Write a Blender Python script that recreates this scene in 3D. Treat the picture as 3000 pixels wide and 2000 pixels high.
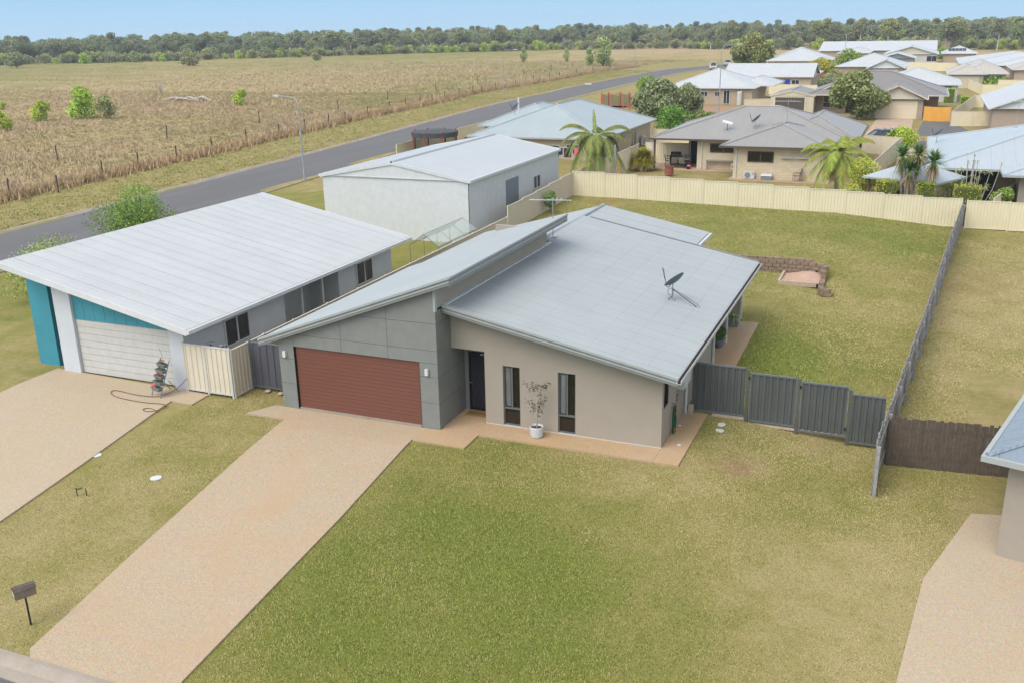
import bpy, math, random
import numpy as np
from mathutils import Matrix, Vector
random.seed(7); RNG = np.random.default_rng(7)
for o in list(bpy.data.objects): bpy.data.objects.remove(o)
SC = bpy.context.scene; COL = SC.collection
rad = math.radians

# ------------------------------------------------------------------ camera
W, H, F = 3000., 2000., 2803.6
CAM = np.array([13.389, -25.599, 12.441]); YAW, PITCH, ROLL = rad(-22.859), rad(18.201), rad(-1.156)
def _rot():
    cy, sy, cp, sp = math.cos(YAW), math.sin(YAW), math.cos(PITCH), math.sin(PITCH)
    f = np.array([sy*cp, cy*cp, -sp]); r = np.array([cy, -sy, 0.]); u = np.cross(r, f)
    cr, sr = math.cos(ROLL), math.sin(ROLL)
    return np.array([cr*r+sr*u, -sr*r+cr*u, f])
RM = _rot()
cam = bpy.data.cameras.new('camera'); cam.lens = 36*F/W; cam.sensor_width = 36; cam.clip_start = .1; cam.clip_end = 6000
camo = bpy.data.objects.new('camera', cam); COL.objects.link(camo); SC.camera = camo
m4 = Matrix.Identity(4)
for i in range(3):
    m4[i][0], m4[i][1], m4[i][2], m4[i][3] = RM[0][i], RM[1][i], -RM[2][i], CAM[i]
camo.matrix_world = m4
# ------------------------------------------------------------------ world, sun, exposure
SUN_EL, SUN_AZ = rad(54), rad(205)      # azimuth clockwise from +Y
wd = bpy.data.worlds.new('World'); SC.world = wd; wd.use_nodes = True
wn = wd.node_tree; wn.nodes.clear()
sky = wn.nodes.new('ShaderNodeTexSky'); sky.sky_type = 'NISHITA'; sky.sun_disc = False
sky.sun_elevation = SUN_EL; sky.sun_rotation = SUN_AZ; sky.altitude = 200; sky.air_density = 1.0; sky.dust_density = .6; sky.ozone_density = 2.5
bg = wn.nodes.new('ShaderNodeBackground'); bg.inputs[1].default_value = .15
wo = wn.nodes.new('ShaderNodeOutputWorld')
hsv = wn.nodes.new('ShaderNodeHueSaturation'); hsv.inputs['Saturation'].default_value = .30       # thin high cloud: paler than clear air
wn.links.new(sky.outputs[0], hsv.inputs['Color'])
tcw = wn.nodes.new('ShaderNodeTexCoord'); sxw = wn.nodes.new('ShaderNodeSeparateXYZ'); wn.links.new(tcw.outputs['Generated'], sxw.inputs[0])
rw = wn.nodes.new('ShaderNodeValToRGB'); wn.links.new(sxw.outputs[2], rw.inputs[0])              # blue air low down, whitening at the horizon
e = rw.color_ramp.elements; e[0].position = 0; e[0].color = (1.50, 2.20, 2.85, 1); e[1].position = .06; e[1].color = (1.05, 1.85, 2.80, 1)
rf = wn.nodes.new('ShaderNodeMapRange'); rf.inputs['From Min'].default_value = .05; rf.inputs['From Max'].default_value = .45; wn.links.new(sxw.outputs[2], rf.inputs['Value'])
rf.interpolation_type = 'SMOOTHSTEP'
mw = wn.nodes.new('ShaderNodeMix'); mw.data_type = 'RGBA'; wn.links.new(rf.outputs[0], mw.inputs[0]); wn.links.new(rw.outputs[0], mw.inputs[6]); wn.links.new(hsv.outputs[0], mw.inputs[7])
wn.links.new(mw.outputs[2], bg.inputs[0]); wn.links.new(bg.outputs[0], wo.inputs[0])
sl = bpy.data.lights.new('sun', 'SUN'); sl.energy = 1.05; sl.angle = rad(45); sl.color = (1, .94, .84)
so = bpy.data.objects.new('sun', sl); COL.objects.link(so)
sd = Vector((math.sin(SUN_AZ)*math.cos(SUN_EL), math.cos(SUN_AZ)*math.cos(SUN_EL), math.sin(SUN_EL)))
so.rotation_euler = sd.to_track_quat('Z', 'Y').to_euler(); so.location = (0, 0, 60)
SC.view_settings.view_transform = 'Standard'; SC.view_settings.look = 'None'; SC.view_settings.exposure = 1.15; SC.view_settings.gamma = 1
SC.render.engine = 'CYCLES'

# ------------------------------------------------------------------ pixel -> direction helpers
def ray(px, py): return RM.T @ np.array([(px-W/2)/F, -(py-H/2)/F, 1.])
def at(px, py, **k):
    d = ray(px, py); (a, v), = k.items(); i = 'xyz'.index(a); return CAM + d*((v-CAM[i])/d[i])
def Zm(x0, y0, s): return lambda x, y: (x0+x/s, y0+y/s)
zf1 = Zm(1900, 80, 3.92); zf2 = Zm(2400, 80, 3.92); zB = Zm(1850, 260, 3.92); zR = Zm(2400, 300, 3.92); zL = Zm(1350, 240, 3.92)
zr1 = Zm(0, 0, 2.351); zr2 = Zm(1000, 0, 2.351); zD = Zm(0, 0, 2352/3000.)
# ------------------------------------------------------------------ terrain
def sm(a, b, t): t = np.clip((np.asarray(t, float)-a)/(b-a), 0, 1); return t*t*(3-2*t)
def kerb_far(y): return np.interp(y, [-40, 22, 71, 129, 180, 237, 262, 300, 360], [-40, -44, -48.6, -55.0, -57.2, -57.5, -56., -45, 0])
def street(y): return .05*np.minimum(0, np.maximum(y, -13.3)+1.5)
def g(x, y):
    x = np.asarray(x, float); y = np.asarray(y, float)
    fr = street(y)
    rd = -.42*sm(8, 13, x)
    low = -np.sqrt(fr*fr+rd*rd)-.05
    zu = np.interp(x, [-9, 9, 16.5, 30], [.75, .55, -.12, -.3])+.25*sm(25, 38, y)*sm(9, -9, x)
    zu = zu*(1-sm(45, 92, y))
    tl = sm(24.68, 24.80, y); tr = sm(18, 29, y)
    k = sm(9.7, 10.6, x)
    k = np.maximum(k, sm(-8.6, -9.2, x))
    T = tl*(1-k)+tr*k
    z = low*(1-T)+zu*T
    b = sm(-22, -35, x)
    z = z*(1-b)+(-.25)*b
    b = sm(-50, -66, x)
    und = .10*np.sin(x*.11+1)*np.sin(y*.07)+.07*np.sin(x*.05-y*.09)
    z = z*(1-b)+(und)*b*np.ones_like(z)
    z = np.where((y > 41.5) & (x > -9.4) & (x < 12), np.minimum(z, .36), z)
    kf = kerb_far(y); z = z-.30*((x > kf+.9) & (x < kf+8.2) & (y < 262) & (x < -20))
    return z-.35*((y < -13.45) & (y > -21.8) & (np.abs(x) < 62))
def gz(x, y): return float(g(x, y))
def GP(px, py):
    z = 0.
    for _ in range(12):
        p = at(px, py, z=z); z = .5*z+.5*gz(p[0], p[1])
    p = at(px, py, z=z); return np.array([p[0], p[1], gz(p[0], p[1])])

# ------------------------------------------------------------------ materials
MATS = {}
def newmat(name):
    m = bpy.data.materials.new(name); m.use_nodes = True; n = m.node_tree; n.nodes.clear()
    out = n.nodes.new('ShaderNodeOutputMaterial'); b = n.nodes.new('ShaderNodeBsdfPrincipled')
    n.links.new(b.outputs[0], out.inputs[0]); MATS[name] = m
    return m, n, b, out
def N(n, t, **k):
    o = n.nodes.new(t)
    for a, v in k.items(): setattr(o, a, v)
    return o
def mix(n, fac, a, b, mode='MIX'):
    o = N(n, 'ShaderNodeMix', data_type='RGBA', blend_type=mode)
    for i, v in ((0, fac), (6, a), (7, b)):
        if hasattr(v, 'links') or hasattr(v, 'is_linked'): n.links.new(v, o.inputs[i])
        elif i == 0: o.inputs[0].default_value = v
        else: o.inputs[i].default_value = (*v, 1) if len(v) == 3 else v
    return o.outputs[2]
def mth(n, op, a, b=None, c=None, clamp=False):
    o = N(n, 'ShaderNodeMath', operation=op, use_clamp=clamp)
    for i, v in enumerate((a, b, c)):
        if v is None: continue
        if hasattr(v, 'is_linked'): n.links.new(v, o.inputs[i])
        else: o.inputs[i].default_value = v
    return o.outputs[0]
def noise(n, vec, scale, detail=4, rough=.6, dist=0):
    o = N(n, 'ShaderNodeTexNoise'); o.inputs['Scale'].default_value = scale; o.inputs['Detail'].default_value = detail
    o.inputs['Roughness'].default_value = rough; o.inputs['Distortion'].default_value = dist
    n.links.new(vec, o.inputs['Vector']); return o.outputs[0]
def ramp(n, fac, stops):
    o = N(n, 'ShaderNodeValToRGB'); e = o.color_ramp.elements
    while len(e) < len(stops): e.new(.5)
    for i, (p, c) in enumerate(stops): e[i].position = p; e[i].color = (*c, 1) if len(c) == 3 else c
    n.links.new(fac, o.inputs[0]); return o.outputs[0]
def bump(n, b, h, strength, dist):
    o = N(n, 'ShaderNodeBump'); o.inputs['Strength'].default_value = strength; o.inputs['Distance'].default_value = dist
    n.links.new(h, o.inputs['Height']); n.links.new(o.outputs[0], b.inputs['Normal'])
def wpos(n): return N(n, 'ShaderNodeNewGeometry').outputs['Position']
def pm(name, c1, c2=None, scale=3., rough=.7, metal=0., bstr=0., bscale=60., bdist=.01, fine=.12, spec=.4):
    """plain painted / cast surface: two tones mixed by broad noise, fine speckle, optional relief"""
    m, n, b, _ = newmat(name); P = wpos(n); c2 = c2 or tuple(x*.82 for x in c1)
    f = ramp(n, noise(n, P, scale, 5), [(.32, (0, 0, 0)), (.68, (1, 1, 1))])
    c = mix(n, f, c1, c2)
    fn = ramp(n, noise(n, P, bscale, 2), [(.3, (1-fine,)*3), (.7, (1+fine,)*3)])
    c = mix(n, 1., c, fn, 'MULTIPLY'); n.links.new(c, b.inputs['Base Color'])
    b.inputs['Roughness'].default_value = rough; b.inputs['Metallic'].default_value = metal; b.inputs['Specular IOR Level'].default_value = spec
    if bstr: bump(n, b, noise(n, P, bscale, 3), bstr, bdist)
    return m
pm('charcoal', (.028, .03, .034), rough=.45); pm('black', (.012, .012, .013), rough=.5); pm('rubber', (.02, .02, .02), rough=.8)
pm('white', (.62, .63, .62), (.56, .57, .56), rough=.5, fine=.03); pm('offwhite', (.56, .55, .51), (.50, .49, .45), rough=.6, fine=.04)
pm('render_beige', (.36, .315, .255), (.34, .296, .238), 1.2, .9, bstr=.25, bscale=90, bdist=.004, fine=.06, spec=.2)
pm('render_white', (.58, .60, .62), (.53, .55, .57), 1., .85, bstr=.15, bscale=80, bdist=.003, fine=.03, spec=.2)
pm('cladding', (.222, .228, .208), (.195, .20, .182), 2.2, .75, bstr=.12, bscale=120, bdist=.002, fine=.14)
pm('joint_dark', (.06, .063, .06), rough=.9); pm('fascia', (.225, .235, .225), (.20, .21, .20), 3, .5, fine=.03)
pm('fascia_light', (.37, .395, .38), (.34, .36, .345), 3, .5, fine=.03); pm('gutter_pale', (.60, .62, .60), rough=.45, fine=.03)
pm('steel', (.42, .43, .44), (.35, .36, .37), 6, .42, .6, fine=.05); pm('galv', (.36, .40, .43), (.30, .34, .37), 2, .5, .3, fine=.05)
pm('dish_grey', (.13, .17, .19), (.11, .145, .165), 4, .5, fine=.04)
pm('concrete', (.38, .325, .265), (.29, .24, .19), .9, .9, bstr=.2, bscale=40, bdist=.004, fine=.12, spec=.2)
pm('cover_white', (.62, .63, .60), rough=.7); pm('sand', (.50, .34, .25), (.42, .28, .20), 4, .95, bstr=.5, bscale=14, bdist=.04, fine=.1)
pm('sleeper', (.50, .40, .31), (.40, .31, .23), 8, .85, fine=.15); pm('soil', (.07, .04, .025), rough=.95, bstr=.6, bscale=50, bdist=.02)
pm('timber_grey', (.34, .33, .32), (.24, .225, .21), 6, .9, fine=.2); pm('timber_brown', (.13, .10, .08), (.09, .07, .055), 6, .9, fine=.2)
pm('timber_post', (.16, .085, .055), (.12, .06, .04), 6, .8); pm('timber_raw', (.52, .34, .17), (.42, .26, .12), 8, .8)
pm('block_stone', (.29, .215, .15), (.20, .145, .10), 5, .95, bstr=.6, bscale=28, bdist=.03, fine=.2)
pm('cream_fence', (.74, .66, .46), (.69, .61, .42), .7, .6, fine=.04); pm('cream_pale', (.68, .61, .475), (.63, .56, .43), .7, .6, fine=.04)
pm('beige_fence', (.62, .525, .40), (.57, .48, .36), .8, .6, fine=.04)
pm('grey_fence', (.098, .104, .098), (.085, .091, .085), 1.5, .5, fine=.04); pm('grey_rail', (.135, .148, .15), (.115, .126, .128), 2, .45, fine=.03)
pm('gate_dark', (.10, .10, .115), (.085, .085, .10), 1.5, .5, fine=.04)
pm('terracotta', (.30, .10, .07), rough=.8); pm('orange_cloth', (.72, .36, .07), (.66, .31, .05), 1.5, .8, fine=.05)
pm('teal', (.06, .30, .37), (.05, .25, .31), .8, .6, fine=.03); pm('trampoline_red', (.70, .11, .09), rough=.5); pm('trampoline_blue', (.02, .045, .14), rough=.6)
pm('shadecloth', (.075, .08, .085), (.055, .06, .065), 2, .8, fine=.08); pm('hose_green', (.02, .12, .055), rough=.5); pm('hose_brown', (.16, .07, .05), rough=.6)
pm('orange', (.65, .20, .03), rough=.5); pm('pot_grey', (.19, .22, .235), (.16, .185, .20), 4, .6); pm('mat_coir', (.34, .20, .075), (.27, .155, .055), 30, .95, bstr=.5, bscale=200, fine=.25)
pm('letterbox', (.21, .165, .115), (.165, .13, .09), 6, .6); pm('post_dark', (.022, .02, .035), rough=.5)
pm('paint_white', (.70, .70, .70), rough=.25, fine=.02, spec=.6); pm('paint_silver', (.42, .44, .46), rough=.28, metal=.4, fine=.02); pm('paint_dark', (.03, .045, .075), rough=.25, fine=.02)
pm('car_glass', (.02, .026, .03), rough=.06, fine=0, spec=.8); pm('tail_red', (.45, .02, .02), rough=.3)
pm('bark', (.22, .17, .13), (.12, .09, .07), 6, .95, bstr=.5, bscale=20, bdist=.02, fine=.25); pm('bark_pale', (.50, .46, .41), (.30, .26, .22), 2.5, .9, fine=.2)
pm('palm_trunk', (.33, .29, .26), (.22, .19, .17), 7, .9, fine=.2); pm('dead_frond', (.36, .22, .10), (.24, .13, .06), 6, .95)
pm('pink', (.75, .13, .17), rough=.9); pm('navy', (.02, .03, .12), rough=.9); pm('flag_blue', (.02, .055, .33), rough=.8); pm('flag_red', (.6, .03, .04), rough=.8)
pm('chair_mesh', (.20, .17, .135), rough=.8); pm('hay', (.42, .27, .11), (.30, .18, .07), 9, .95, fine=.3)
pm('brick_far', (.47, .37, .27), (.39, .30, .215), 6, .9, fine=.15); pm('brick_tan', (.50, .40, .29), (.42, .33, .235), 5, .9, fine=.15); pm('gable_cream', (.62, .55, .42), rough=.8)
pm('door_brown', (.105, .083, .07), (.085, .067, .055), 2, .6); pm('cream_door', (.70, .61, .44), (.66, .57, .40), 1, .5, fine=.03)
pm('paver_tan', (.47, .345, .245), (.40, .285, .20), .8, .9, bstr=.3, bscale=50, bdist=.006, fine=.2)
pm('red_dirt', (.36, .215, .13), (.30, .20, .115), .5, .95, bstr=.3, bscale=10, bdist=.03, fine=.15)

def glass(name, col, rough=.04):
    m, n, b, _ = newmat(name); P = wpos(n)
    f = noise(n, P, 1.7, 2)
    n.links.new(mix(n, f, col, tuple(x*.45 for x in col)), b.inputs['Base Color'])
    b.inputs['Roughness'].default_value = rough; b.inputs['Specular IOR Level'].default_value = .7
glass('glass_dark', (.02, .014, .011)); glass('glass_blue', (.035, .045, .06)); glass('curtain_glass', (.62, .60, .57), .25)
def see_through(name, col, alpha):
    m, n, b, out = newmat(name); t = N(n, 'ShaderNodeBsdfTransparent'); s = N(n, 'ShaderNodeMixShader'); s.inputs[0].default_value = alpha
    b.inputs['Base Color'].default_value = (*col, 1); b.inputs['Roughness'].default_value = .8
    n.links.new(t.outputs[0], s.inputs[1]); n.links.new(b.outputs[0], s.inputs[2]); n.links.new(s.outputs[0], out.inputs[0])
see_through('net', (.02, .02, .022), .30); see_through('door_mesh', (.05, .045, .06), .6); see_through('film', (.45, .52, .47), .45)

def roofmat(name, col, axis, lap=.762, screws=.95, dark=.13):
    """zincalume-style sheet: faint laps, dotted screw rows, weather streaks. axis: 0 ribs run along x, 1 along y, 2 by facing"""
    m, n, b, _ = newmat(name); G = N(n, 'ShaderNodeNewGeometry'); P = G.outputs['Position']
    sp = N(n, 'ShaderNodeSeparateXYZ'); n.links.new(P, sp.inputs[0]); X, Y = sp.outputs[0], sp.outputs[1]
    if axis == 0: along, across = X, Y
    elif axis == 1: along, across = Y, X
    else:
        sn = N(n, 'ShaderNodeSeparateXYZ'); n.links.new(G.outputs['True Normal'], sn.inputs[0])
        k = mth(n, 'GREATER_THAN', mth(n, 'ABSOLUTE', sn.outputs[0]), mth(n, 'ABSOLUTE', sn.outputs[1]))
        def sel(a, b_):
            o = N(n, 'ShaderNodeMix', data_type='FLOAT'); n.links.new(k, o.inputs[0]); n.links.new(a, o.inputs[2]); n.links.new(b_, o.inputs[3]); return o.outputs[0]
        along, across = sel(Y, X), sel(X, Y)
    fr = mth(n, 'FRACT', mth(n, 'DIVIDE', across, lap))
    line = mth(n, 'LESS_THAN', fr, .045)
    idn = mth(n, 'FLOOR', mth(n, 'DIVIDE', across, lap))
    wn_ = N(n, 'ShaderNodeTexWhiteNoise', noise_dimensions='1D'); n.links.new(idn, wn_.inputs['W'])
    sc = mth(n, 'LESS_THAN', mth(n, 'FRACT', mth(n, 'DIVIDE', along, screws)), .05)
    sc = mth(n, 'MULTIPLY', sc, mth(n, 'LESS_THAN', mth(n, 'FRACT', mth(n, 'DIVIDE', across, .152)), .42))
    f = ramp(n, noise(n, P, .6, 5), [(.35, (0, 0, 0)), (.7, (1, 1, 1))])
    c = mix(n, mth(n, 'MULTIPLY', f, .8), col, tuple(x*.90 for x in col))
    c = mix(n, mth(n, 'MULTIPLY', wn_.outputs[0], .10), c, tuple(x*.8 for x in col))
    c = mix(n, mth(n, 'MULTIPLY', line, dark*2.2), c, (.05, .055, .06))
    c = mix(n, mth(n, 'MULTIPLY', sc, dark*1.5), c, (.08, .09, .10))
    n.links.new(c, b.inputs['Base Color'])
    b.inputs['Roughness'].default_value = .38; b.inputs['Metallic'].default_value = .12; b.inputs['Specular IOR Level'].default_value = .5
    if axis == 2:
        h = mth(n, 'SINE', mth(n, 'MULTIPLY', across, 2*math.pi/.16)); bump(n, b, h, .35, .02)
    return m
roofmat('roof_main', (.375, .402, .398), 0, dark=.15); roofmat('roof_white', (.475, .49, .485), 0, dark=.05); roofmat('roof_white_far', (.53, .54, .535), 2, dark=.06)
roofmat('roof_shed', (.475, .49, .48), 0, dark=.04); roofmat('roof_bluegrey', (.38, .43, .435), 2, dark=.07); roofmat('roof_grey', (.315, .298, .275), 2, dark=.07)
roofmat('roof_brown', (.235, .215, .20), 2, dark=.07); roofmat('roof_tan', (.50, .455, .39), 2); roofmat('roof_pale', (.44, .49, .51), 2, dark=.08); roofmat('roof_steelblue', (.25, .30, .345), 2)

def brickmat(name, c1, c2, mortar, bw=.29, bh=.09):
    m, n, b, _ = newmat(name); G = N(n, 'ShaderNodeNewGeometry'); sp = N(n, 'ShaderNodeSeparateXYZ'); n.links.new(G.outputs['Position'], sp.inputs[0])
    cb = N(n, 'ShaderNodeCombineXYZ'); n.links.new(mth(n, 'ADD', sp.outputs[0], sp.outputs[1]), cb.inputs[0]); n.links.new(sp.outputs[2], cb.inputs[1])
    t = N(n, 'ShaderNodeTexBrick'); n.links.new(cb.outputs[0], t.inputs['Vector'])
    for k, v in (('Color1', c1), ('Color2', c2), ('Mortar', mortar)): t.inputs[k].default_value = (*v, 1)
    t.inputs['Scale'].default_value = 1; t.inputs['Mortar Size'].default_value = .012; t.inputs['Brick Width'].default_value = bw; t.inputs['Row Height'].default_value = bh
    c = mix(n, .35, t.outputs['Color'], ramp(n, noise(n, G.outputs['Position'], 3), [(.3, tuple(x*.8 for x in c1)), (.7, tuple(x*1.1 for x in c2))]))
    n.links.new(c, b.inputs['Base Color']); b.inputs['Roughness'].default_value = .9
    bump(n, b, t.outputs['Fac'], -.5, .01)
brickmat('brick_cream', (.64, .54, .38), (.54, .45, .31), (.44, .36, .25), .40, .2)
brickmat('brick_brown', (.42, .33, .255), (.34, .265, .20), (.40, .33, .27), .24, .086)

def door_timber():
    m, n, b, _ = newmat('garage_timber'); P = wpos(n); mp = N(n, 'ShaderNodeMapping'); mp.inputs['Scale'].default_value = (1.5, 1, 40); n.links.new(P, mp.inputs[0])
    f = noise(n, mp.outputs[0], 3, 5, .65); f2 = noise(n, P, 1.1, 3)
    c = mix(n, ramp(n, f, [(.3, (0, 0, 0)), (.7, (1, 1, 1))]), (.205, .076, .047), (.13, .049, .033))
    c = mix(n, mth(n, 'MULTIPLY', f2, .5), c, (.16, .065, .047)); n.links.new(c, b.inputs['Base Color']); b.inputs['Roughness'].default_value = .42
door_timber()
def aggregate(name, c1, c2, c3, rust=1.):
    m, n, b, _ = newmat(name); P = wpos(n)
    st = noise(n, P, 55, 2, .7); v = N(n, 'ShaderNodeTexVoronoi'); v.inputs['Scale'].default_value = 42; n.links.new(P, v.inputs['Vector'])
    c = mix(n, ramp(n, st, [(.36, (0, 0, 0)), (.64, (1, 1, 1))]), c1, c2)
    c = mix(n, .30, c, v.outputs['Color'], 'SOFT_LIGHT')
    c = mix(n, mth(n, 'MULTIPLY', ramp(n, noise(n, P, .45, 4, .6, .4), [(.45, (0, 0, 0)), (.72, (1, 1, 1))]), .65*rust), c, c3)
    c = mix(n, mth(n, 'MULTIPLY', ramp(n, noise(n, P, .22, 3), [(.5, (0, 0, 0)), (.8, (1, 1, 1))]), .35), c, (.50, .42, .34))
    n.links.new(c, b.inputs['Base Color']); b.inputs['Roughness'].default_value = .85; b.inputs['Specular IOR Level'].default_value = .25
    bump(n, b, v.outputs['Distance'], .35, .012)
aggregate('aggregate', (.52, .41, .28), (.325, .245, .165), (.44, .305, .18), 1.1)
aggregate('aggregate_path', (.50, .355, .215), (.36, .25, .15), (.47, .29, .14), 1.2)
aggregate('aggregate_next', (.50, .40, .28), (.37, .29, .20), (.44, .315, .19), .6)
def asphalt():
    m, n, b, _ = newmat('asphalt'); P = wpos(n); mp = N(n, 'ShaderNodeMapping'); mp.inputs['Scale'].default_value = (1, .12, 1); n.links.new(P, mp.inputs[0])
    c = mix(n, noise(n, P, 90, 2), (.085, .083, .082), (.145, .14, .135))
    c = mix(n, mth(n, 'MULTIPLY', ramp(n, noise(n, mp.outputs[0], .5, 4), [(.4, (0, 0, 0)), (.7, (1, 1, 1))]), .5), c, (.16, .15, .145))
    n.links.new(c, b.inputs['Base Color']); b.inputs['Roughness'].default_value = .9; bump(n, b, noise(n, P, 120, 2), .4, .01)
asphalt()

LAWN_G, LAWN_D, LAWN_T = (.166, .190, .037), (.262, .234, .076), (.375, .305, .142)
def groundmat():
    """R of attribute 'zone' = how green, G = paddock, B = bare earth"""
    m, n, b, _ = newmat('ground'); P = wpos(n)
    at_ = N(n, 'ShaderNodeAttribute', attribute_name='zone'); s = N(n, 'ShaderNodeSeparateColor'); n.links.new(at_.outputs['Color'], s.inputs[0])
    n1 = noise(n, P, .55, 6, .62, .3); n2 = noise(n, P, 5, 5, .7); n3 = noise(n, P, 30, 3, .7); n4 = noise(n, P, .09, 4)
    lush = mth(n, 'ADD', s.outputs[0], mth(n, 'MULTIPLY', mth(n, 'SUBTRACT', n1, .5), 1.3))
    lush = mth(n, 'ADD', lush, mth(n, 'MULTIPLY', mth(n, 'SUBTRACT', n2, .5), .7))
    lawn = ramp(n, lush, [(.05, LAWN_T), (.45, LAWN_D), (.95, LAWN_G)])
    pf = mth(n, 'ADD', mth(n, 'MULTIPLY', n4, .6), mth(n, 'MULTIPLY', noise(n, P, .7, 6, .7), .5))
    pf = mth(n, 'ADD', pf, mth(n, 'MULTIPLY', mth(n, 'SUBTRACT', s.outputs[0], .5), .35))
    pad = ramp(n, pf, [(.32, (.36, .245, .13)), (.46, (.42, .315, .17)), (.56, (.315, .255, .105)), (.70, (.21, .205, .062))])
    c = mix(n, s.outputs[1], lawn, pad)
    earth = ramp(n, n2, [(.3, (.33, .21, .115)), (.7, (.25, .155, .085))])
    bare = mth(n, 'MULTIPLY', s.outputs[2], ramp(n, n1, [(.25, (.45,)*3), (.6, (1,)*3)]))
    c = mix(n, bare, c, earth)
    c = mix(n, 1., c, ramp(n, n3, [(.25, (.72,)*3), (.75, (1.22,)*3)]), 'MULTIPLY')
    n.links.new(c, b.inputs['Base Color']); b.inputs['Roughness'].default_value = .95; b.inputs['Specular IOR Level'].default_value = .1
    bump(n, b, mth(n, 'ADD', n3, n2), .7, .05)
groundmat()
def colattr(name, rough=.85, trans=.0, upn=.5, val=.85):
    """colour from vertex attribute 'Col' – grass blades, leaves"""
    m, n, b, out = newmat(name); a = N(n, 'ShaderNodeAttribute', attribute_name='Col')
    oi = N(n, 'ShaderNodeObjectInfo'); hs = N(n, 'ShaderNodeHueSaturation')
    n.links.new(a.outputs['Color'], hs.inputs['Color'])
    n.links.new(mth(n, 'ADD', mth(n, 'MULTIPLY', oi.outputs['Random'], .30), val), hs.inputs['Value'])
    n.links.new(mth(n, 'ADD', mth(n, 'MULTIPLY', oi.outputs['Random'], .03), .485), hs.inputs['Hue'])
    n.links.new(hs.outputs[0], b.inputs['Base Color']); b.inputs['Roughness'].default_value = rough; b.inputs['Specular IOR Level'].default_value = .25
    # blades and leaves stand for rounded tufts: shading normal leans to the sky side
    gn = N(n, 'ShaderNodeNewGeometry'); mv = N(n, 'ShaderNodeMix', data_type='VECTOR'); mv.inputs[0].default_value = upn; n.links.new(gn.outputs['Normal'], mv.inputs[4]); mv.inputs[5].default_value = (0, 0, 1)
    vn = N(n, 'ShaderNodeVectorMath', operation='NORMALIZE'); n.links.new(mv.outputs[1], vn.inputs[0]); n.links.new(vn.outputs[0], b.inputs['Normal'])
    if trans:
        t = N(n, 'ShaderNodeBsdfTranslucent'); n.links.new(vn.outputs[0], t.inputs['Normal']); n.links.new(hs.outputs[0], t.inputs[0]); s = N(n, 'ShaderNodeMixShader'); s.inputs[0].default_value = trans
        n.links.new(b.outputs[0], s.inputs[1]); n.links.new(t.outputs[0], s.inputs[2]); n.links.new(s.outputs[0], out.inputs[0])
colattr('foliage', .6, .2, .45, 1.45); colattr('blades', .8, .1, .85)

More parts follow.
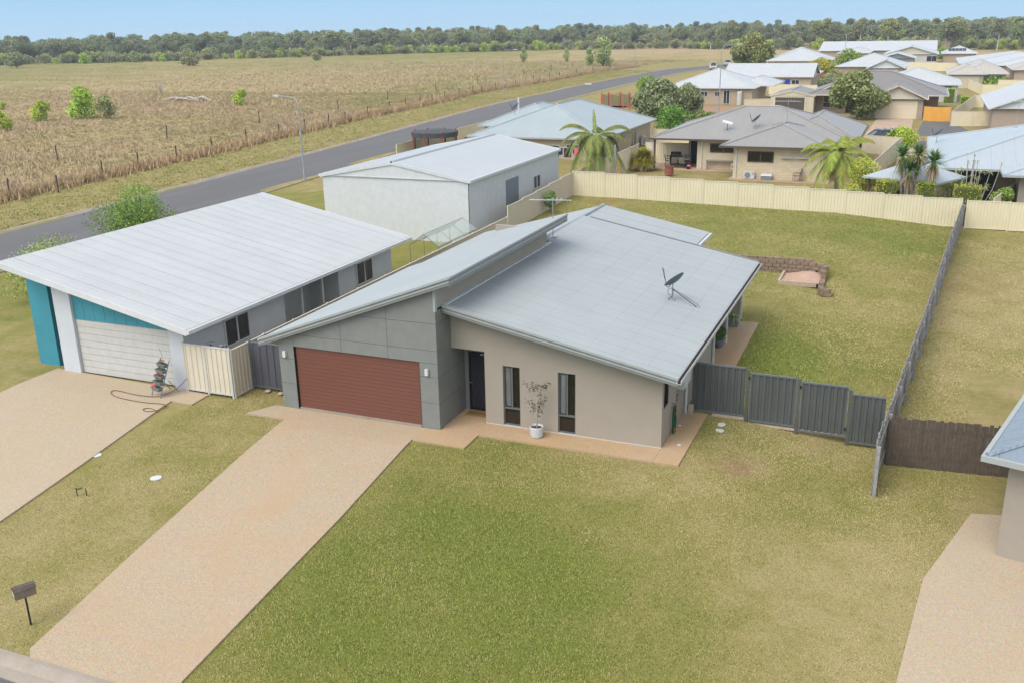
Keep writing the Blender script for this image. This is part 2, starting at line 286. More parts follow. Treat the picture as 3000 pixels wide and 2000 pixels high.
# ------------------------------------------------------------------ mesh helpers
def V(*a): return np.array(a, float)
class MB:
    def __init__(s): s.v = []; s.f = []; s.sm = False
    def add(s, vs, fs):
        b = len(s.v); s.v += [tuple(map(float, p)) for p in vs]; s.f += [tuple(b+i for i in f) for f in fs]; return s
    def box(s, a, b):
        (x0, y0, z0), (x1, y1, z1) = a, b
        x0, x1 = sorted((x0, x1)); y0, y1 = sorted((y0, y1)); z0, z1 = sorted((z0, z1))
        return s.add([(x0,y0,z0),(x1,y0,z0),(x1,y1,z0),(x0,y1,z0),(x0,y0,z1),(x1,y0,z1),(x1,y1,z1),(x0,y1,z1)],
                     [(0,3,2,1),(4,5,6,7),(0,1,5,4),(1,2,6,5),(2,3,7,6),(3,0,4,7)])
    def bar(s, p, q, w, h=None, up=(0, 0, 1)):
        h = h or w; p, q = V(*p), V(*q); d = q-p; d /= np.linalg.norm(d); u = V(*up)
        if abs(d@u) > .95: u = V(1, 0, 0)
        r = np.cross(d, u); r /= np.linalg.norm(r); u = np.cross(r, d)
        c = [(-w/2,-h/2),(w/2,-h/2),(w/2,h/2),(-w/2,h/2)]
        return s.add([p+r*a+u*b for a, b in c]+[q+r*a+u*b for a, b in c], [(3,2,1,0),(4,5,6,7),(0,1,5,4),(1,2,6,5),(2,3,7,6),(3,0,4,7)])
    def prism(s, poly, d):
        """planar polygon (3-D points, CCW seen from outside) pushed back by vector d"""
        n = len(poly); d = V(*d)
        return s.add([V(*p) for p in poly]+[V(*p)+d for p in poly], [tuple(range(n)), tuple(range(2*n-1, n-1, -1))]+[(i, i+n, (i+1) % n+n, (i+1) % n) for i in range(n)])
    def quad(s, a, b, c, d): return s.add([a, b, c, d], [(0, 1, 2, 3)])
    def tube(s, pts, r, n=8, cap=True):
        pts = [V(*p) for p in pts]; k = len(pts); rs = r if hasattr(r, '__len__') else [r]*k; rings = []; u = None
        for i, p in enumerate(pts):
            d = pts[min(i+1, k-1)]-pts[max(i-1, 0)]; d = d/(np.linalg.norm(d)+1e-9)
            if u is None: u = np.cross(d, V(0, 0, 1) if abs(d[2]) < .9 else V(1, 0, 0))
            u = u-d*(u@d); u /= np.linalg.norm(u)+1e-9; w = np.cross(d, u)
            rings.append([p+rs[i]*(u*math.cos(2*math.pi*j/n)+w*math.sin(2*math.pi*j/n)) for j in range(n)])
        vs = [q for R_ in rings for q in R_]; fs = []
        for i in range(k-1):
            for j in range(n): fs.append((i*n+j, i*n+(j+1) % n, (i+1)*n+(j+1) % n, (i+1)*n+j))
        if cap: fs += [tuple(range(n-1, -1, -1)), tuple((k-1)*n+j for j in range(n))]
        s.sm = True
        return s.add(vs, fs)
    def lathe(s, c, prof, n=20, sm=True):
        c = V(*c); vs = []; fs = []; k = len(prof)
        for r, z in prof:
            for j in range(n): vs.append(c+V(r*math.cos(2*math.pi*j/n), r*math.sin(2*math.pi*j/n), z))
        for i in range(k-1):
            for j in range(n): fs.append((i*n+j, i*n+(j+1) % n, (i+1)*n+(j+1) % n, (i+1)*n+j))
        s.sm = s.sm or sm
        return s.add(vs, fs+[tuple(range(n-1, -1, -1)), tuple((k-1)*n+j for j in range(n))])
    def mesh(s, name, mat, off=(0, 0, 0)):
        me = bpy.data.meshes.new(name); o = V(*off)
        me.from_pydata([tuple(V(*p)-o) for p in s.v], [], s.f); me.materials.append(MATS[mat])
        if s.sm:
            me.polygons.foreach_set('use_smooth', [True]*len(me.polygons))
            me.set_sharp_from_angle(angle=rad(38))
        me.update(); return me
    def build(s, name, mat, parent=None, world=True):
        o = bpy.data.objects.new(name, s.mesh(name, mat, origin(parent) if (world and parent) else (0, 0, 0)))
        COL.objects.link(o); o.parent = parent; return o
def chaikin(P, n=3):
    P = [V(*p) for p in P]
    for _ in range(n):
        Q = [P[0]]
        for a, b in zip(P[:-1], P[1:]): Q += [a*.75+b*.25, a*.25+b*.75]
        P = Q+[P[-1]]
    return P
def origin(p):
    o = V(0, 0, 0)
    while p is not None: o = o+V(*p.location); p = p.parent
    return o
def tag(o, label=None, cat=None, group=None, kind=None):
    for k, v in (('label', label), ('category', cat), ('group', group), ('kind', kind)):
        if v: o[k] = v
    return o
def thing(name, label, cat, loc=(0, 0, 0), rz=0, group=None):
    o = bpy.data.objects.new(name, None); o.empty_display_size = .2; COL.objects.link(o); o.location = tuple(map(float, loc)); o.rotation_euler = (0, 0, rz)
    return tag(o, label, cat, group)
def inst(me, name, parent, loc=(0, 0, 0), rot=(0, 0, 0), sc=(1, 1, 1)):
    o = bpy.data.objects.new(name, me); COL.objects.link(o); o.parent = parent; o.location = tuple(map(float, loc)); o.rotation_euler = rot; o.scale = sc; return o
def copy_tree(o, parent=None):
    c = o.copy(); COL.objects.link(c); c.parent = parent
    for ch in list(o.children): copy_tree(ch, c)
    return c
def B(*a): return MB().box(*a)
def fast_mesh(name, verts, tris, cols, mat):
    """numpy verts (n,3), tris (m,3), per-vertex colours (n,3)"""
    me = bpy.data.meshes.new(name); nv, nt = len(verts), len(tris)
    me.vertices.add(nv); me.vertices.foreach_set('co', verts.astype(np.float32).ravel())
    me.loops.add(nt*3); me.loops.foreach_set('vertex_index', tris.astype(np.int32).ravel())
    me.polygons.add(nt); me.polygons.foreach_set('loop_start', np.arange(0, nt*3, 3, dtype=np.int32)); me.polygons.foreach_set('loop_total', np.full(nt, 3, np.int32))
    me.update(calc_edges=True)
    a = me.color_attributes.new('Col', 'FLOAT_COLOR', 'POINT'); a.data.foreach_set('color', np.hstack([cols, np.ones((nv, 1))]).astype(np.float32).ravel())
    me.materials.append(MATS[mat]); return me
def link(name, me, parent=None):
    o = bpy.data.objects.new(name, me); COL.objects.link(o); o.parent = parent; return o

# ================================================================== SETTING
def arr(*parts): return np.unique(np.round(np.concatenate([np.asarray(p, float) for p in parts]), 3))
fence_x = lambda y: np.interp(y, [-60, 31, 60, 102, 128, 155, 237, 300, 340], [-46, -54.9, -58.2, -63, -65.4, -68.4, -70, -66, -48])
def build_ground():
    xs = arr(np.arange(-1500, -200, 100), np.arange(-200, -75, 4), np.arange(-75, -12, 1.5), np.arange(-12, 18.01, .3), np.arange(20, 60, 2), np.arange(60, 1300, 80))
    ys = arr([-400, -200, -100, -60, -40, -30, -22], np.arange(-16, 42.01, .3), [-13.46, -13.42, -21.9, -21.7], [24.68, 24.72, 24.76, 24.80], np.arange(43, 130, 1.5), np.arange(130, 520, 5), np.arange(520, 3000, 160))
    X, Y = np.meshgrid(xs, ys); Zg = g(X, Y)
    nx, ny = len(xs), len(ys); vs = np.stack([X, Y, Zg], -1).reshape(-1, 3)
    i = np.arange(nx-1)[None, :]+nx*np.arange(ny-1)[:, None]; q = np.stack([i, i+1, i+1+nx, i+nx], -1).reshape(-1, 4)
    me = bpy.data.meshes.new('ground'); me.from_pydata(vs.tolist(), [], q.tolist())
    me.polygons.foreach_set('use_smooth', [True]*len(me.polygons))
    x, y = vs[:, 0], vs[:, 1]
    R, Pd, Ba = zone(x, y)
    a = me.color_attributes.new('zone', 'FLOAT_COLOR', 'POINT'); a.data.foreach_set('color', np.stack([R, Pd, Ba, np.ones_like(R)], -1).astype(np.float32).ravel())
    me.materials.append(MATS['ground']); me.update()
    tag(link('ground', me), kind='structure')
BLOBS = [(1000,1180,3.2,.42),(850,1400,2.2,.45),(1100,1480,3.,.42),(1330,1350,2.5,.12),(1850,1060,2.6,.34),(1160,1040,1.2,.2),(1620,990,1.,.3),(1700,1300,2.6,-.22),
         (1500,1040,2.2,-.20),(1880,985,1.5,-.45),(1720,1075,.5,-.5),(1400,1050,1.5,-.22),(300,1250,4,-.18),(120,1420,2.5,-.1),(560,1010,1.6,-.05),(1800,800,2.4,.50),(1770,835,1.6,.2),(2100,570,2.4,.42),
         (1960,520,2.2,.2),(1740,690,2.,-.22),(2000,650,2.8,-.12),(1950,740,2.2,-.10),(1990,850,2.,-.1),(1400,470,2.5,-.35),(1560,1440,3,.1),(1600,480,4,.1),(2050,800,2.0,.05),
         (2250,700,8,-.3),(2150,1300,5,-.25),(2000,1450,1.5,-.2),(980,1330,2,.25),(640,1500,2,.2),(1210,1560,3,.2),(1900,1150,1.5,.2),(1480,1200,2,.1)]
BARE = [(1700,1065,.9,.55),(1690,1075,.4,.5),(1890,985,1.2,.45),(1710,950,1.0,.3),(1400,465,1.5,.5),(2250,650,3,.35),(2010,625,.6,.3),(605,895,.7,.3),(1500,1035,1.5,.18),(1545,1165,.3,.2)]
_bl = [(GP(*zD(a, b)), r, v) for a, b, r, v in BLOBS]; _ba = [(GP(*zD(a, b)), r, v) for a, b, r, v in BARE]
def zone(x, y):
    R = np.full(x.shape, .36); Ba = np.zeros(x.shape)
    for p, r, v in _bl: R += .72*v*np.exp(-((x-p[0])**2+((y-p[1])*.8)**2)/(2*r*r))
    for p, r, v in _ba: Ba += v*np.exp(-((x-p[0])**2+(y-p[1])**2)/(r*r))
    R = np.where((y > 4.4) & (y < 40) & (x < np.interp(y, [0, 40], [13.2, 16.5])), R+.26, R)
    fx = fence_x(y); Pd = sm(0, 1, fx+1.2-x)*(y > -80); Pd = np.where(y > 330, 1, Pd)
    verge = (x < kerb_far(y)+.5) & (x > fx)
    R = np.where(verge, .34, R); Ba = np.where(verge, .25*sm(1.0, 0, np.abs(x-(kerb_far(y)-1.4))/2.5)+.10, Ba)
    # paddock tone: greener far band, straw in the middle
    d = np.hypot(x+50, y-60); pg = .45+.35*sm(150, 240, -x)+.2*np.sin(x*.021+y*.013)
    pg = np.where(-x < 150, pg-.2*np.exp(-((-x-120)/30.)**2), pg)
    R = np.where(Pd > .5, pg, R)
    town = (y > 41) & (Pd < .5) & ~verge
    R = np.where(town, .28, R); Ba = np.where(town, Ba+.18, Ba)
    Ba = np.where((x > 15) & (x < 40) & (y < 38), Ba+.10, Ba)
    return np.clip(R, 0, 1), np.clip(Pd, 0, 1), np.clip(Ba, 0, 1)
build_ground()

def sheet(name, poly, zf, mat, thick=.09, step=1.0, kind='structure'):
    """flat slab following zf(x,y): polygon given as list of (x,y), split along y so it follows the fall"""
    import bmesh
    bm = bmesh.new(); f = bm.faces.new([bm.verts.new((x, y, 0)) for x, y in poly])
    ys = [p[1] for p in poly]; y = math.floor(min(ys))+.5
    while y < max(ys):
        bmesh.ops.bisect_plane(bm, geom=bm.verts[:]+bm.edges[:]+bm.faces[:], plane_co=(0, y, 0), plane_no=(0, 1, 0)); y += step
    bmesh.ops.recalc_face_normals(bm, faces=bm.faces)
    for f in bm.faces:
        if f.normal.z < 0: f.normal_flip()
    for v in bm.verts: v.co.z = float(zf(v.co.x, v.co.y))
    ed = [e for e in bm.edges if e.is_boundary]; r = bmesh.ops.extrude_edge_only(bm, edges=ed)
    for v in [e for e in r['geom'] if isinstance(e, bmesh.types.BMVert)]: v.co.z -= thick
    bmesh.ops.recalc_face_normals(bm, faces=bm.faces)
    me = bpy.data.meshes.new(name); bm.to_mesh(me); bm.free(); me.materials.append(MATS[mat])
    return tag(link(name, me), kind=kind)
pav = lambda x, y: street(y)
def gpx(*pts): return [tuple(GP(*p)[:2]) for p in pts]
# driveway (traced edges dropped on to the ground)
L_ = [(-5.38, -.98), tuple(GP(710, 1334)[:2]), tuple(GP(415.8, 1600)[:2]), tuple(GP(89, 1903.6)[:2])]
R_ = [tuple(GP(533.6, 2000)[:2]), tuple(GP(999, 1517)[:2]), (-.52, -1.01)]
sheet('driveway', [(-6.45, -.02)]+[(-6.98, -1.0)]+L_+[(-3.55, -13.22), (.42, -13.22)]+R_+[(-.52, -.02)], pav, 'aggregate')
# path: entry, along the front, down the side, patio slab
sheet('path', [(-.516, -.02), (-.516, -1.01), (1.337, -1.014), (1.337, .036), (7.07, .036), (7.07, 1.06), (1.16, 1.06), (1.16, 2.0), (0., 2.0), (0., -.02)], lambda x, y: .004, 'aggregate_path')
sheet('path', [(7.076, .036), (7.843, .036), (7.86, 4.25), (7.076, 4.25)], lambda x, y: .004, 'aggregate_path')
sheet('patio', [(4.2, 8.9), (7.89, 8.9), (7.86, 15.19), (4.2, 15.1)], lambda x, y: .004, 'aggregate_path')
# next-door driveways
sheet('driveway', [(-10.23, -.97), (-9.3, -1.0), (-9.37, .02), (-17., .3), (-17.0, -13.22), (-9.2, -13.22), (-9.15, -9.2), (-9.6, -5.5)], pav, 'aggregate_next')
pR = [tuple(GP(*zD(*q))[:2]) for q in ((2050, 1600), (2120, 1330), (2230, 1180), (2352, 1170), (2352, 1600))]
sheet('driveway', [(pR[0][0], pR[0][1]), (pR[1][0], pR[1][1]), (pR[2][0], pR[2][1]), (pR[3][0]+2, pR[3][1]), (pR[4][0]+2.5, pR[4][1])], lambda x, y: gz(x, y)+.03, 'aggregate_next')
# front street
sheet('road', [(-60, -13.86), (60, -13.86), (60, -21.5), (-60, -21.5)], lambda x, y: -.70, 'asphalt', .05)
def kerb(name, pts, zf, wid, mat, side):
    """rolled kerb and channel swept along pts; side=+1 puts the channel to the left of travel"""
    m = MB(); prof = [(0, .0), (.12, .0), (.22, -.03), (.34, -.115), (wid, -.10), (wid, -.2), (0, -.2)]; k = len(prof); P = [V(*p) for p in pts]
    for i, p in enumerate(P):
        d = P[min(i+1, len(P)-1)]-P[max(i-1, 0)]; d /= np.linalg.norm(d); nrm = V(-d[1], d[0])*side
        for a, z in prof: q = p+nrm*a; m.v.append((q[0], q[1], zf(*p)+z))
    for i in range(len(P)-1):
        for j in range(k):
            a, b_ = i*k+j, i*k+(j+1) % k; m.f.append((a, b_, b_+k, a+k))
    m.f += [tuple(range(k-1, -1, -1)), tuple((len(P)-1)*k+j for j in range(k))]
    return tag(m.build(name, mat), kind='structure')
kerb('kerb', [(x, -13.22) for x in np.arange(-60, 61, 6.)], lambda x, y: -.575, .66, 'concrete', -1)
kerb('kerb', [(x, -22.1) for x in np.arange(-60, 61, 6.)], lambda x, y: -.575, .62, 'concrete', 1)
# side road beside the paddock
ry = np.concatenate([np.arange(-40, 240, 8.), np.arange(240, 301, 6.)])
def road_side():
    far = [(float(kerb_far(y)), float(y)) for y in ry]
    wdt = np.interp(ry, [-40, 100, 250, 300], [9.2, 10.5, 12, 12])
    m = MB()
    for (x, y), w in zip(far, wdt):
        for t in (0.62, w*.33, w*.66, w-.62): m.v.append((x+t, y-(t*.55 if y > 255 else 0), -.27+.05*math.sin(math.pi*t/w)))
    for i in range(len(far)-1):
        for j in range(3): a = i*4+j; m.f.append((a, a+1, a+5, a+4))
    tag(m.build('road', 'asphalt'), kind='structure')
    kerb('kerb', far, lambda x, y: -.17, .66, 'concrete', -1)
    kerb('kerb', [(x+w, y-(w*.55 if y > 255 else 0)) for (x, y), w in zip(far, wdt)], lambda x, y: -.17, .66, 'concrete', 1)
road_side()
# cross street between the houses behind, and F's drive
sheet('road', [(-3.0, 80.5), (60, 78), (60, 84.5), (-3, 87)], lambda x, y: .06, 'asphalt', .1)
sheet('driveway', [(7.9, 88), (12.6, 87), (12.75, 111.3), (8.3, 111.4)], lambda x, y: gz(x, y)+.07, 'paver_tan')
sheet('yard', [(13.2, 92), (20, 90), (17.2, 108.4), (13.9, 108.6)], lambda x, y: gz(x, y)+.03, 'asphalt', .05)
sheet('yard', [(-30, 96), (-12, 94), (-6, 112), (-8, 128.4), (-24, 126)], lambda x, y: gz(x, y)+.05, 'red_dirt', .08)
sheet('patio', [(-8.3, 56.6), (-.35, 56.6), (-.35, 52.5), (7.4, 51.9), (7.4, 54), (-.3, 61), (-8.3, 61)], lambda x, y: .42, 'paver_tan', .3)

# ================================================================== THE HOUSE
MZ = lambda x: 4.09-.2*x                 # main roof plane
SZ = lambda x: 2.44+.373*(x+6.75)        # garage skillion plane
house = thing('house', 'low beige and grey house with two pale skillion roofs and a red-brown garage door', 'house', (0, 0, 0))
def sheet_mesh(width, dx, dz, n=10, amp=.009):
    """one corrugated roofing sheet: ribs run from (0,0,0) to (dx,0,dz), width along +y"""
    m = MB(); k = n*6
    for j in range(k+1):
        y = width*j/k; h = amp*math.sin(2*math.pi*j/6); m.v += [(0, y, h), (dx, y, dz+h)]
    for j in range(k): m.f.append((2*j, 2*j+1, 2*j+3, 2*j+2) if dx > 0 else (2*j, 2*j+2, 2*j+3, 2*j+1))
    m.sm = True; return m
roof = MB().prism([(0.02, .47, MZ(0)-.04), (7.6, .47, MZ(7.6)-.04), (7.6, 15.66, MZ(7.6)-.04), (0.02, 15.66, MZ(0)-.04)], (0, 0, -.10)).build('roof', 'fascia', house)
me_a = sheet_mesh(.762, 7.66, MZ(7.66)-MZ(0)).mesh('roof_sheet', 'roof_main')
me_b = sheet_mesh(.762, 8.0, MZ(7.66)-MZ(-.34)).mesh('roof_sheet', 'roof_main')
for i in range(20):
    y = .45+i*.762; back = y > 10.3
    inst(me_b if back else me_a, 'roof_sheet', roof, (-.34 if back else 0, y, MZ(-.34 if back else 0)+.0015*(i % 2)))
me_c = sheet_mesh(.762, 5.2, -1.04).mesh('roof_sheet', 'roof_main')
for i in range(5): inst(me_c, 'roof_sheet', roof, (-.40, 15.40+i*.728, 3.99+.08+.0015*(i % 2)))
MB().prism([(-.4, 15.7, 3.98), (4.75, 15.7, 2.95), (4.75, 19.0, 2.95), (-.4, 19., 3.98)], (0, 0, -.14)).build('rear_roof', 'fascia', house)
me_l = sheet_mesh(.762, -6.4, -1.75).mesh('roof_sheet', 'roof_main')
for i in range(11): inst(me_l, 'roof_sheet', roof, (-.40, 10.66+i*.762, 4.075+.0015*(i % 2)))
sk = MB().prism([(-6.7, -.17, SZ(-6.7)-.05), (.58, -.17, SZ(.58)-.05), (.58, 10.6, SZ(.58)-.05), (-6.7, 10.6, SZ(-6.7)-.05)], (0, 0, -.10)).build('garage_roof', 'fascia', house)
me_s = sheet_mesh(.762, 7.39, SZ(.64)-SZ(-6.75)).mesh('roof_sheet', 'roof_main')
for i in range(14): inst(me_s, 'roof_sheet', sk, (-6.75, -.2+i*.774, SZ(-6.75)+.0015*(i % 2)))
# barge boards: pale cap, stepped grey board
def barge(x0, z0, x1, z1, y, name='barge_board'):
    b_ = MB().prism([(x0, y, z0-.24), (x1, y, z1-.24), (x1, y, z1-.035), (x0, y, z0-.035)], (0, .035, 0)).build(name, 'fascia', house)
    MB().prism([(x0-.01, y-.03, z0-.045), (x1+.01, y-.03, z1-.045), (x1+.01, y-.03, z1+.03), (x0-.01, y-.03, z0+.03)], (0, .16, 0)).build('barge_cap', 'fascia_light', b_)
    MB().prism([(x0, y-.018, z0-.155), (x1, y-.018, z1-.155), (x1, y-.018, z1-.115), (x0, y-.018, z0-.115)], (0, .02, 0)).build('barge_bead', 'fascia_light', b_)
barge(0.02, MZ(0.02), 7.66, MZ(7.66), .43); barge(-6.75, SZ(-6.75), .64, SZ(.64), -.22)
MB().prism([(7.6, 15.74, MZ(7.6)-.1), (0, 15.74, MZ(0)-.1), (0, 15.74, MZ(0)+.05), (7.6, 15.74, MZ(7.6)+.05)], (0, -.08, 0)).build('barge_capping', 'fascia', house)
# skillion high-side fascia (faces right) and ridge roll
hf = B((.62, -.2, SZ(.62)-.28), (.66, 10.62, SZ(.62)-.02)).build('high_fascia', 'fascia', house)
B((.56, -.24, SZ(.62)-.03), (.68, 10.64, SZ(.62)+.03)).build('ridge_flashing', 'fascia_light', hf)
B((.655, -.19, SZ(.62)-.17), (.672, 10.6, SZ(.62)-.13)).build('fascia_bead', 'fascia_light', hf)
MB().tube([(-.37, 10.7, MZ(-.34)+.02), (-.40, 19.0, 4.085)], .07, 8).build('ridge_capping', 'roof_main', house)
B((0.0, .5, MZ(0)-.02), (.14, 10.2, MZ(0.05)+.035)).build('apron_flashing', 'gutter_pale', house)
# right-hand gutter with leaf litter
gut = MB().box((7.62, .42, 2.40), (7.64, 15.75, 2.545)).box((7.64, .42, 2.40), (7.745, 15.75, 2.415)).box((7.745, .42, 2.40), (7.76, 15.75, 2.515)).build('gutter', 'gutter_pale', house)
B((7.645, .44, 2.42), (7.74, 15.7, 2.475)).build('leaf_litter', 'soil', gut)
B((4.80, 15.8, 2.88), (4.93, 19.05, 3.0)).build('gutter', 'gutter_pale', house)
# garage walls behind the cladding
gw = MB()
gw.prism([(-6.085, .016, 0), (-5.50, .016, 0), (-5.50, .016, SZ(-5.5)-.16), (-6.085, .016, SZ(-6.085)-.16)], (0, .2, 0))
gw.prism([(-.64, .016, 0), (-.004, .016, 0), (-.004, .016, SZ(0)-.16), (-.64, .016, SZ(-.64)-.16)], (0, .2, 0))
gw.prism([(-5.50, .016, 2.27), (-.64, .016, 2.27), (-.64, .016, SZ(-.64)-.16), (-5.50, .016, SZ(-5.5)-.16)], (0, .2, 0))
gw.box((-.22, .22, 0), (-.016, 10.0, 4.05)).box((-6.085, .22, 0), (-5.9, 10.2, 2.42)).box((-6.05, 10.0, 0), (-.1, 10.2, 2.6))
gwo = gw.build('garage_wall', 'joint_dark', house)
def clip_poly(poly, a, b, c):           # keep a*x+b*z<=c
    out = []
    for i in range(len(poly)):
        p, q = poly[i], poly[(i+1) % len(poly)]; dp, dq = a*p[0]+b*p[1]-c, a*q[0]+b*q[1]-c
        if dp <= 0: out.append(p)
        if dp*dq < 0: t = dp/(dp-dq); out.append((p[0]+(q[0]-p[0])*t, p[1]+(q[1]-p[1])*t))
    return out
def clad(x0, x1, z0, z1, e=.006):
    P = clip_poly([(x0+e, z0+e), (x1-e, z0+e), (x1-e, z1-e), (x0+e, z1-e)], -.373, 1, 2.44+.373*6.75-.19)
    if len(P) > 2: MB().prism([(x, 0, z) for x, z in P], (0, .016, 0)).build('cladding_panel', 'cladding', gwo)
J = .896
for z0, z1 in ((-.02, J), (J, 2*J), (2*J, 3*J), (3*J, 4*J)): clad(-6.1, -5.47, z0, z1)
for z0, z1 in ((-.02, J), (J, 2*J)): clad(-.665, 0, z0, z1)
clad(-.665, 0.0, 2*J, 2.26)
for x0, x1 in ((-5.47, -3.57), (-3.57, -1.79)):
    clad(x0, x1, 2.26, 3*J); clad(x0, x1, 3*J, 4*J); clad(x0, x1, 4*J, 5*J)
clad(-1.79, 0, 2.26, 3*J); clad(-1.79, 0, 3*J, 4*J); clad(-1.79, 0, 4*J, 5.2)
for z0, z1 in ((-.02, J), (J, 2*J), (2*J, 3*J), (3*J, 4*J), (4*J, 4.07)):
    B((-.016, .004, z0+.006), (0, 1.96, z1-.006)).build('cladding_panel', 'cladding', gwo)
B((-.06, -.01, 3.98), (.012, .13, SZ(0)-.2)).build('corner_trim', 'fascia_light', house)
MB().prism([(0, .14, 4.0), (0, 9.98, 4.0), (0, 9.98, SZ(0)-.12), (0, .14, SZ(0)-.12)], (-.15, 0, 0)).build('clerestory_wall', 'render_beige', house)
MB().prism([(.58, -.1, SZ(.58)-.155), (.0, -.1, SZ(0)-.155), (0, 10.5, SZ(0)-.155), (.58, 10.5, SZ(.58)-.155)], (0, 0, .02)).build('eave_lining', 'render_beige', house)
# garage door: sixteen timber-look planks in a dark reveal
gd = thing_parent = B((-5.465, .10, .0), (-.665, .12, 2.25)).build('garage_door', 'joint_dark', house)
pk = B((-2.385, -.012, .0), (2.385, .012, .131)).mesh('plank', 'garage_timber')
for i in range(16): inst(pk, 'plank', gd, (-3.065, .085-(i % 4 == 3)*.0, .055+i*.1365), (rad(-1.5), 0, 0))
B((-5.44, .0, -.01), (-.68, .10, .045)).build('door_sill', 'concrete', house)
B((-5.485, .0, .0), (-5.468, .1, 2.26)).build('door_reveal', 'black', house); B((-.664, .0, .0), (-.652, .1, 2.26)).build('door_reveal', 'black', house)
for x in (-5.84, -.38):
    l = MB().box((x-.055, -.09, 1.86), (x+.055, -.012, 2.07)).build('wall_light', 'white', house)
    B((x-.03, -.02, 1.90), (x+.075, -.002, 2.03)).build('mounting_plate', 'steel', l)
# beige front wall with real openings (columns between window reveals)
Y0, WT = 1.04, .18
def front_wall(cols):
    m = MB()
    for x0, x1, spans in cols:
        for z0, z1 in spans:
            t0, t1 = (z1, z1) if z1 else (MZ(x0)-.12, MZ(x1)-.12)
            m.prism([(x0, Y0, z0), (x1, Y0, z0), (x1, Y0, t1), (x0, Y0, t0)], (0, WT, 0))
    return m
front_wall([(0.002, 1.174, [(2.49, None)]), (1.174, 1.81, [(0.03, None)]), (1.81, 2.405, [(2.085, None)]), (2.405, 3.70, [(0.03, None)]), (3.70, 4.29, [(2.085, None)]), (4.29, 7.07, [(.03, None)])]).build('front_wall', 'render_beige', house)
B((1.18, Y0-.006, -.02), (7.076, Y0+.16, .03)).build('plinth', 'offwhite', house)
MB().box((1.174, 1.22, 0), (1.35, 2.1, 2.5)).build('entry_wall', 'render_beige', house)
B((0.0, 1.05, 2.49), (1.2, 2.1, 2.53)).build('entry_ceiling', 'render_beige', house)
MB().box((0.0, 1.98, 0), (.17, 2.1, 2.5)).box((.78, 1.985, 2.12), (1.174, 2.1, 2.5)).box((.17, 1.985, 2.12), (.78, 2.1, 2.5)).box((1.07, 1.985, 0), (1.174, 2.1, 2.12)).build('door_frame', 'cladding', house)
# security door: black frame, woven mesh, diamond bars
def diamond(x0, x1, z0, z1, y, step, w, mb=None):
    m = mb or MB()
    for s in (1, -1):
        k = -(z1-z0)-.2
        while k < (x1-x0)+(z1-z0):
            P = []
            for t in (0, 1):
                pass
            a = (x0+k, z0) if s > 0 else (x0+k, z1); L = z1-z0
            t0 = max(0, (x0-a[0])/L); t1 = min(1, (x1-a[0])/L)
            if t1-t0 > .01:
                p = (a[0]+t0*L, y, a[1]+s*t0*L); q = (a[0]+t1*L, y, a[1]+s*t1*L); m.bar(p, q, .008, w, up=(0, 1, 0))
            k += step
    return m
sdoor = MB().box((.175, 1.93, .02), (.235, 1.98, 2.1)).box((1.01, 1.93, .02), (1.068, 1.98, 2.1)).box((.235, 1.93, .02), (1.01, 1.98, .10)).box((.235, 1.93, 1.96), (1.01, 1.98, 2.1)).build('security_door', 'black', house)
diamond(.235, 1.01, .10, 1.96, 1.95, .14, .02).build('diamond_grille', 'black', sdoor)
B((.235, 1.965, .1), (1.01, 1.972, 1.96)).build('mesh', 'door_mesh', sdoor); B((.18, 2.0, .0), (1.065, 2.03, 2.12)).build('inner_door', 'offwhite', house)
MB().tube([(.205, 1.90, 1.02), (.205, 1.93, 1.02), (.205, 1.905, 1.0), (.30, 1.9, 1.0)], .011, 6).build('handle', 'steel', sdoor)
B((.62, 1.918, 2.02), (.74, 1.93, 2.06)).build('sensor', 'white', sdoor)
def tall_window(x0, x1):
    y = Y0+.05; a = .035; xm = (x0+x1)/2
    w = MB().box((x0, y, .03), (x0+a, y+.07, 2.085)).box((x1-a, y, .03), (x1, y+.07, 2.085)).box((x0+a, y, 2.05), (x1-a, y+.07, 2.085)).box((x0+a, y, .03), (x1-a, y+.07, .075)).box((x0+a, y-.004, .60), (x1-a, y+.07, .66)).box((xm-.025, y-.004, .66), (xm+.025, y+.07, 2.05)).build('window', 'grey_rail', house)
    B((xm+.02, y+.045, .64), (x1-a+.01, y+.052, 2.06)).build('pane', 'glass_dark', w); B((x0+.02, y+.045, .06), (x1-.02, y+.052, .63)).build('pane', 'glass_dark', w)
    s = MB().box((x0+a, y+.004, .66), (x0+a+.028, y+.03, 2.05)).box((xm-.05, y+.004, .66), (xm-.022, y+.03, 2.05)).box((x0+a, y+.005, .66), (xm-.03, y+.028, .69)).box((x0+a, y+.005, 2.02), (xm-.03, y+.028, 2.05))
    sc_ = s.build('screen', 'charcoal', w); diamond(x0+a+.02, xm-.04, .68, 2.03, y+.012, .10, .015).build('lattice', 'charcoal', sc_)
    B((x0+a, y+.048, .64), (xm, y+.055, 2.06)).build('pane', 'curtain_glass', w)
tall_window(1.81, 2.405); tall_window(3.70, 4.29)
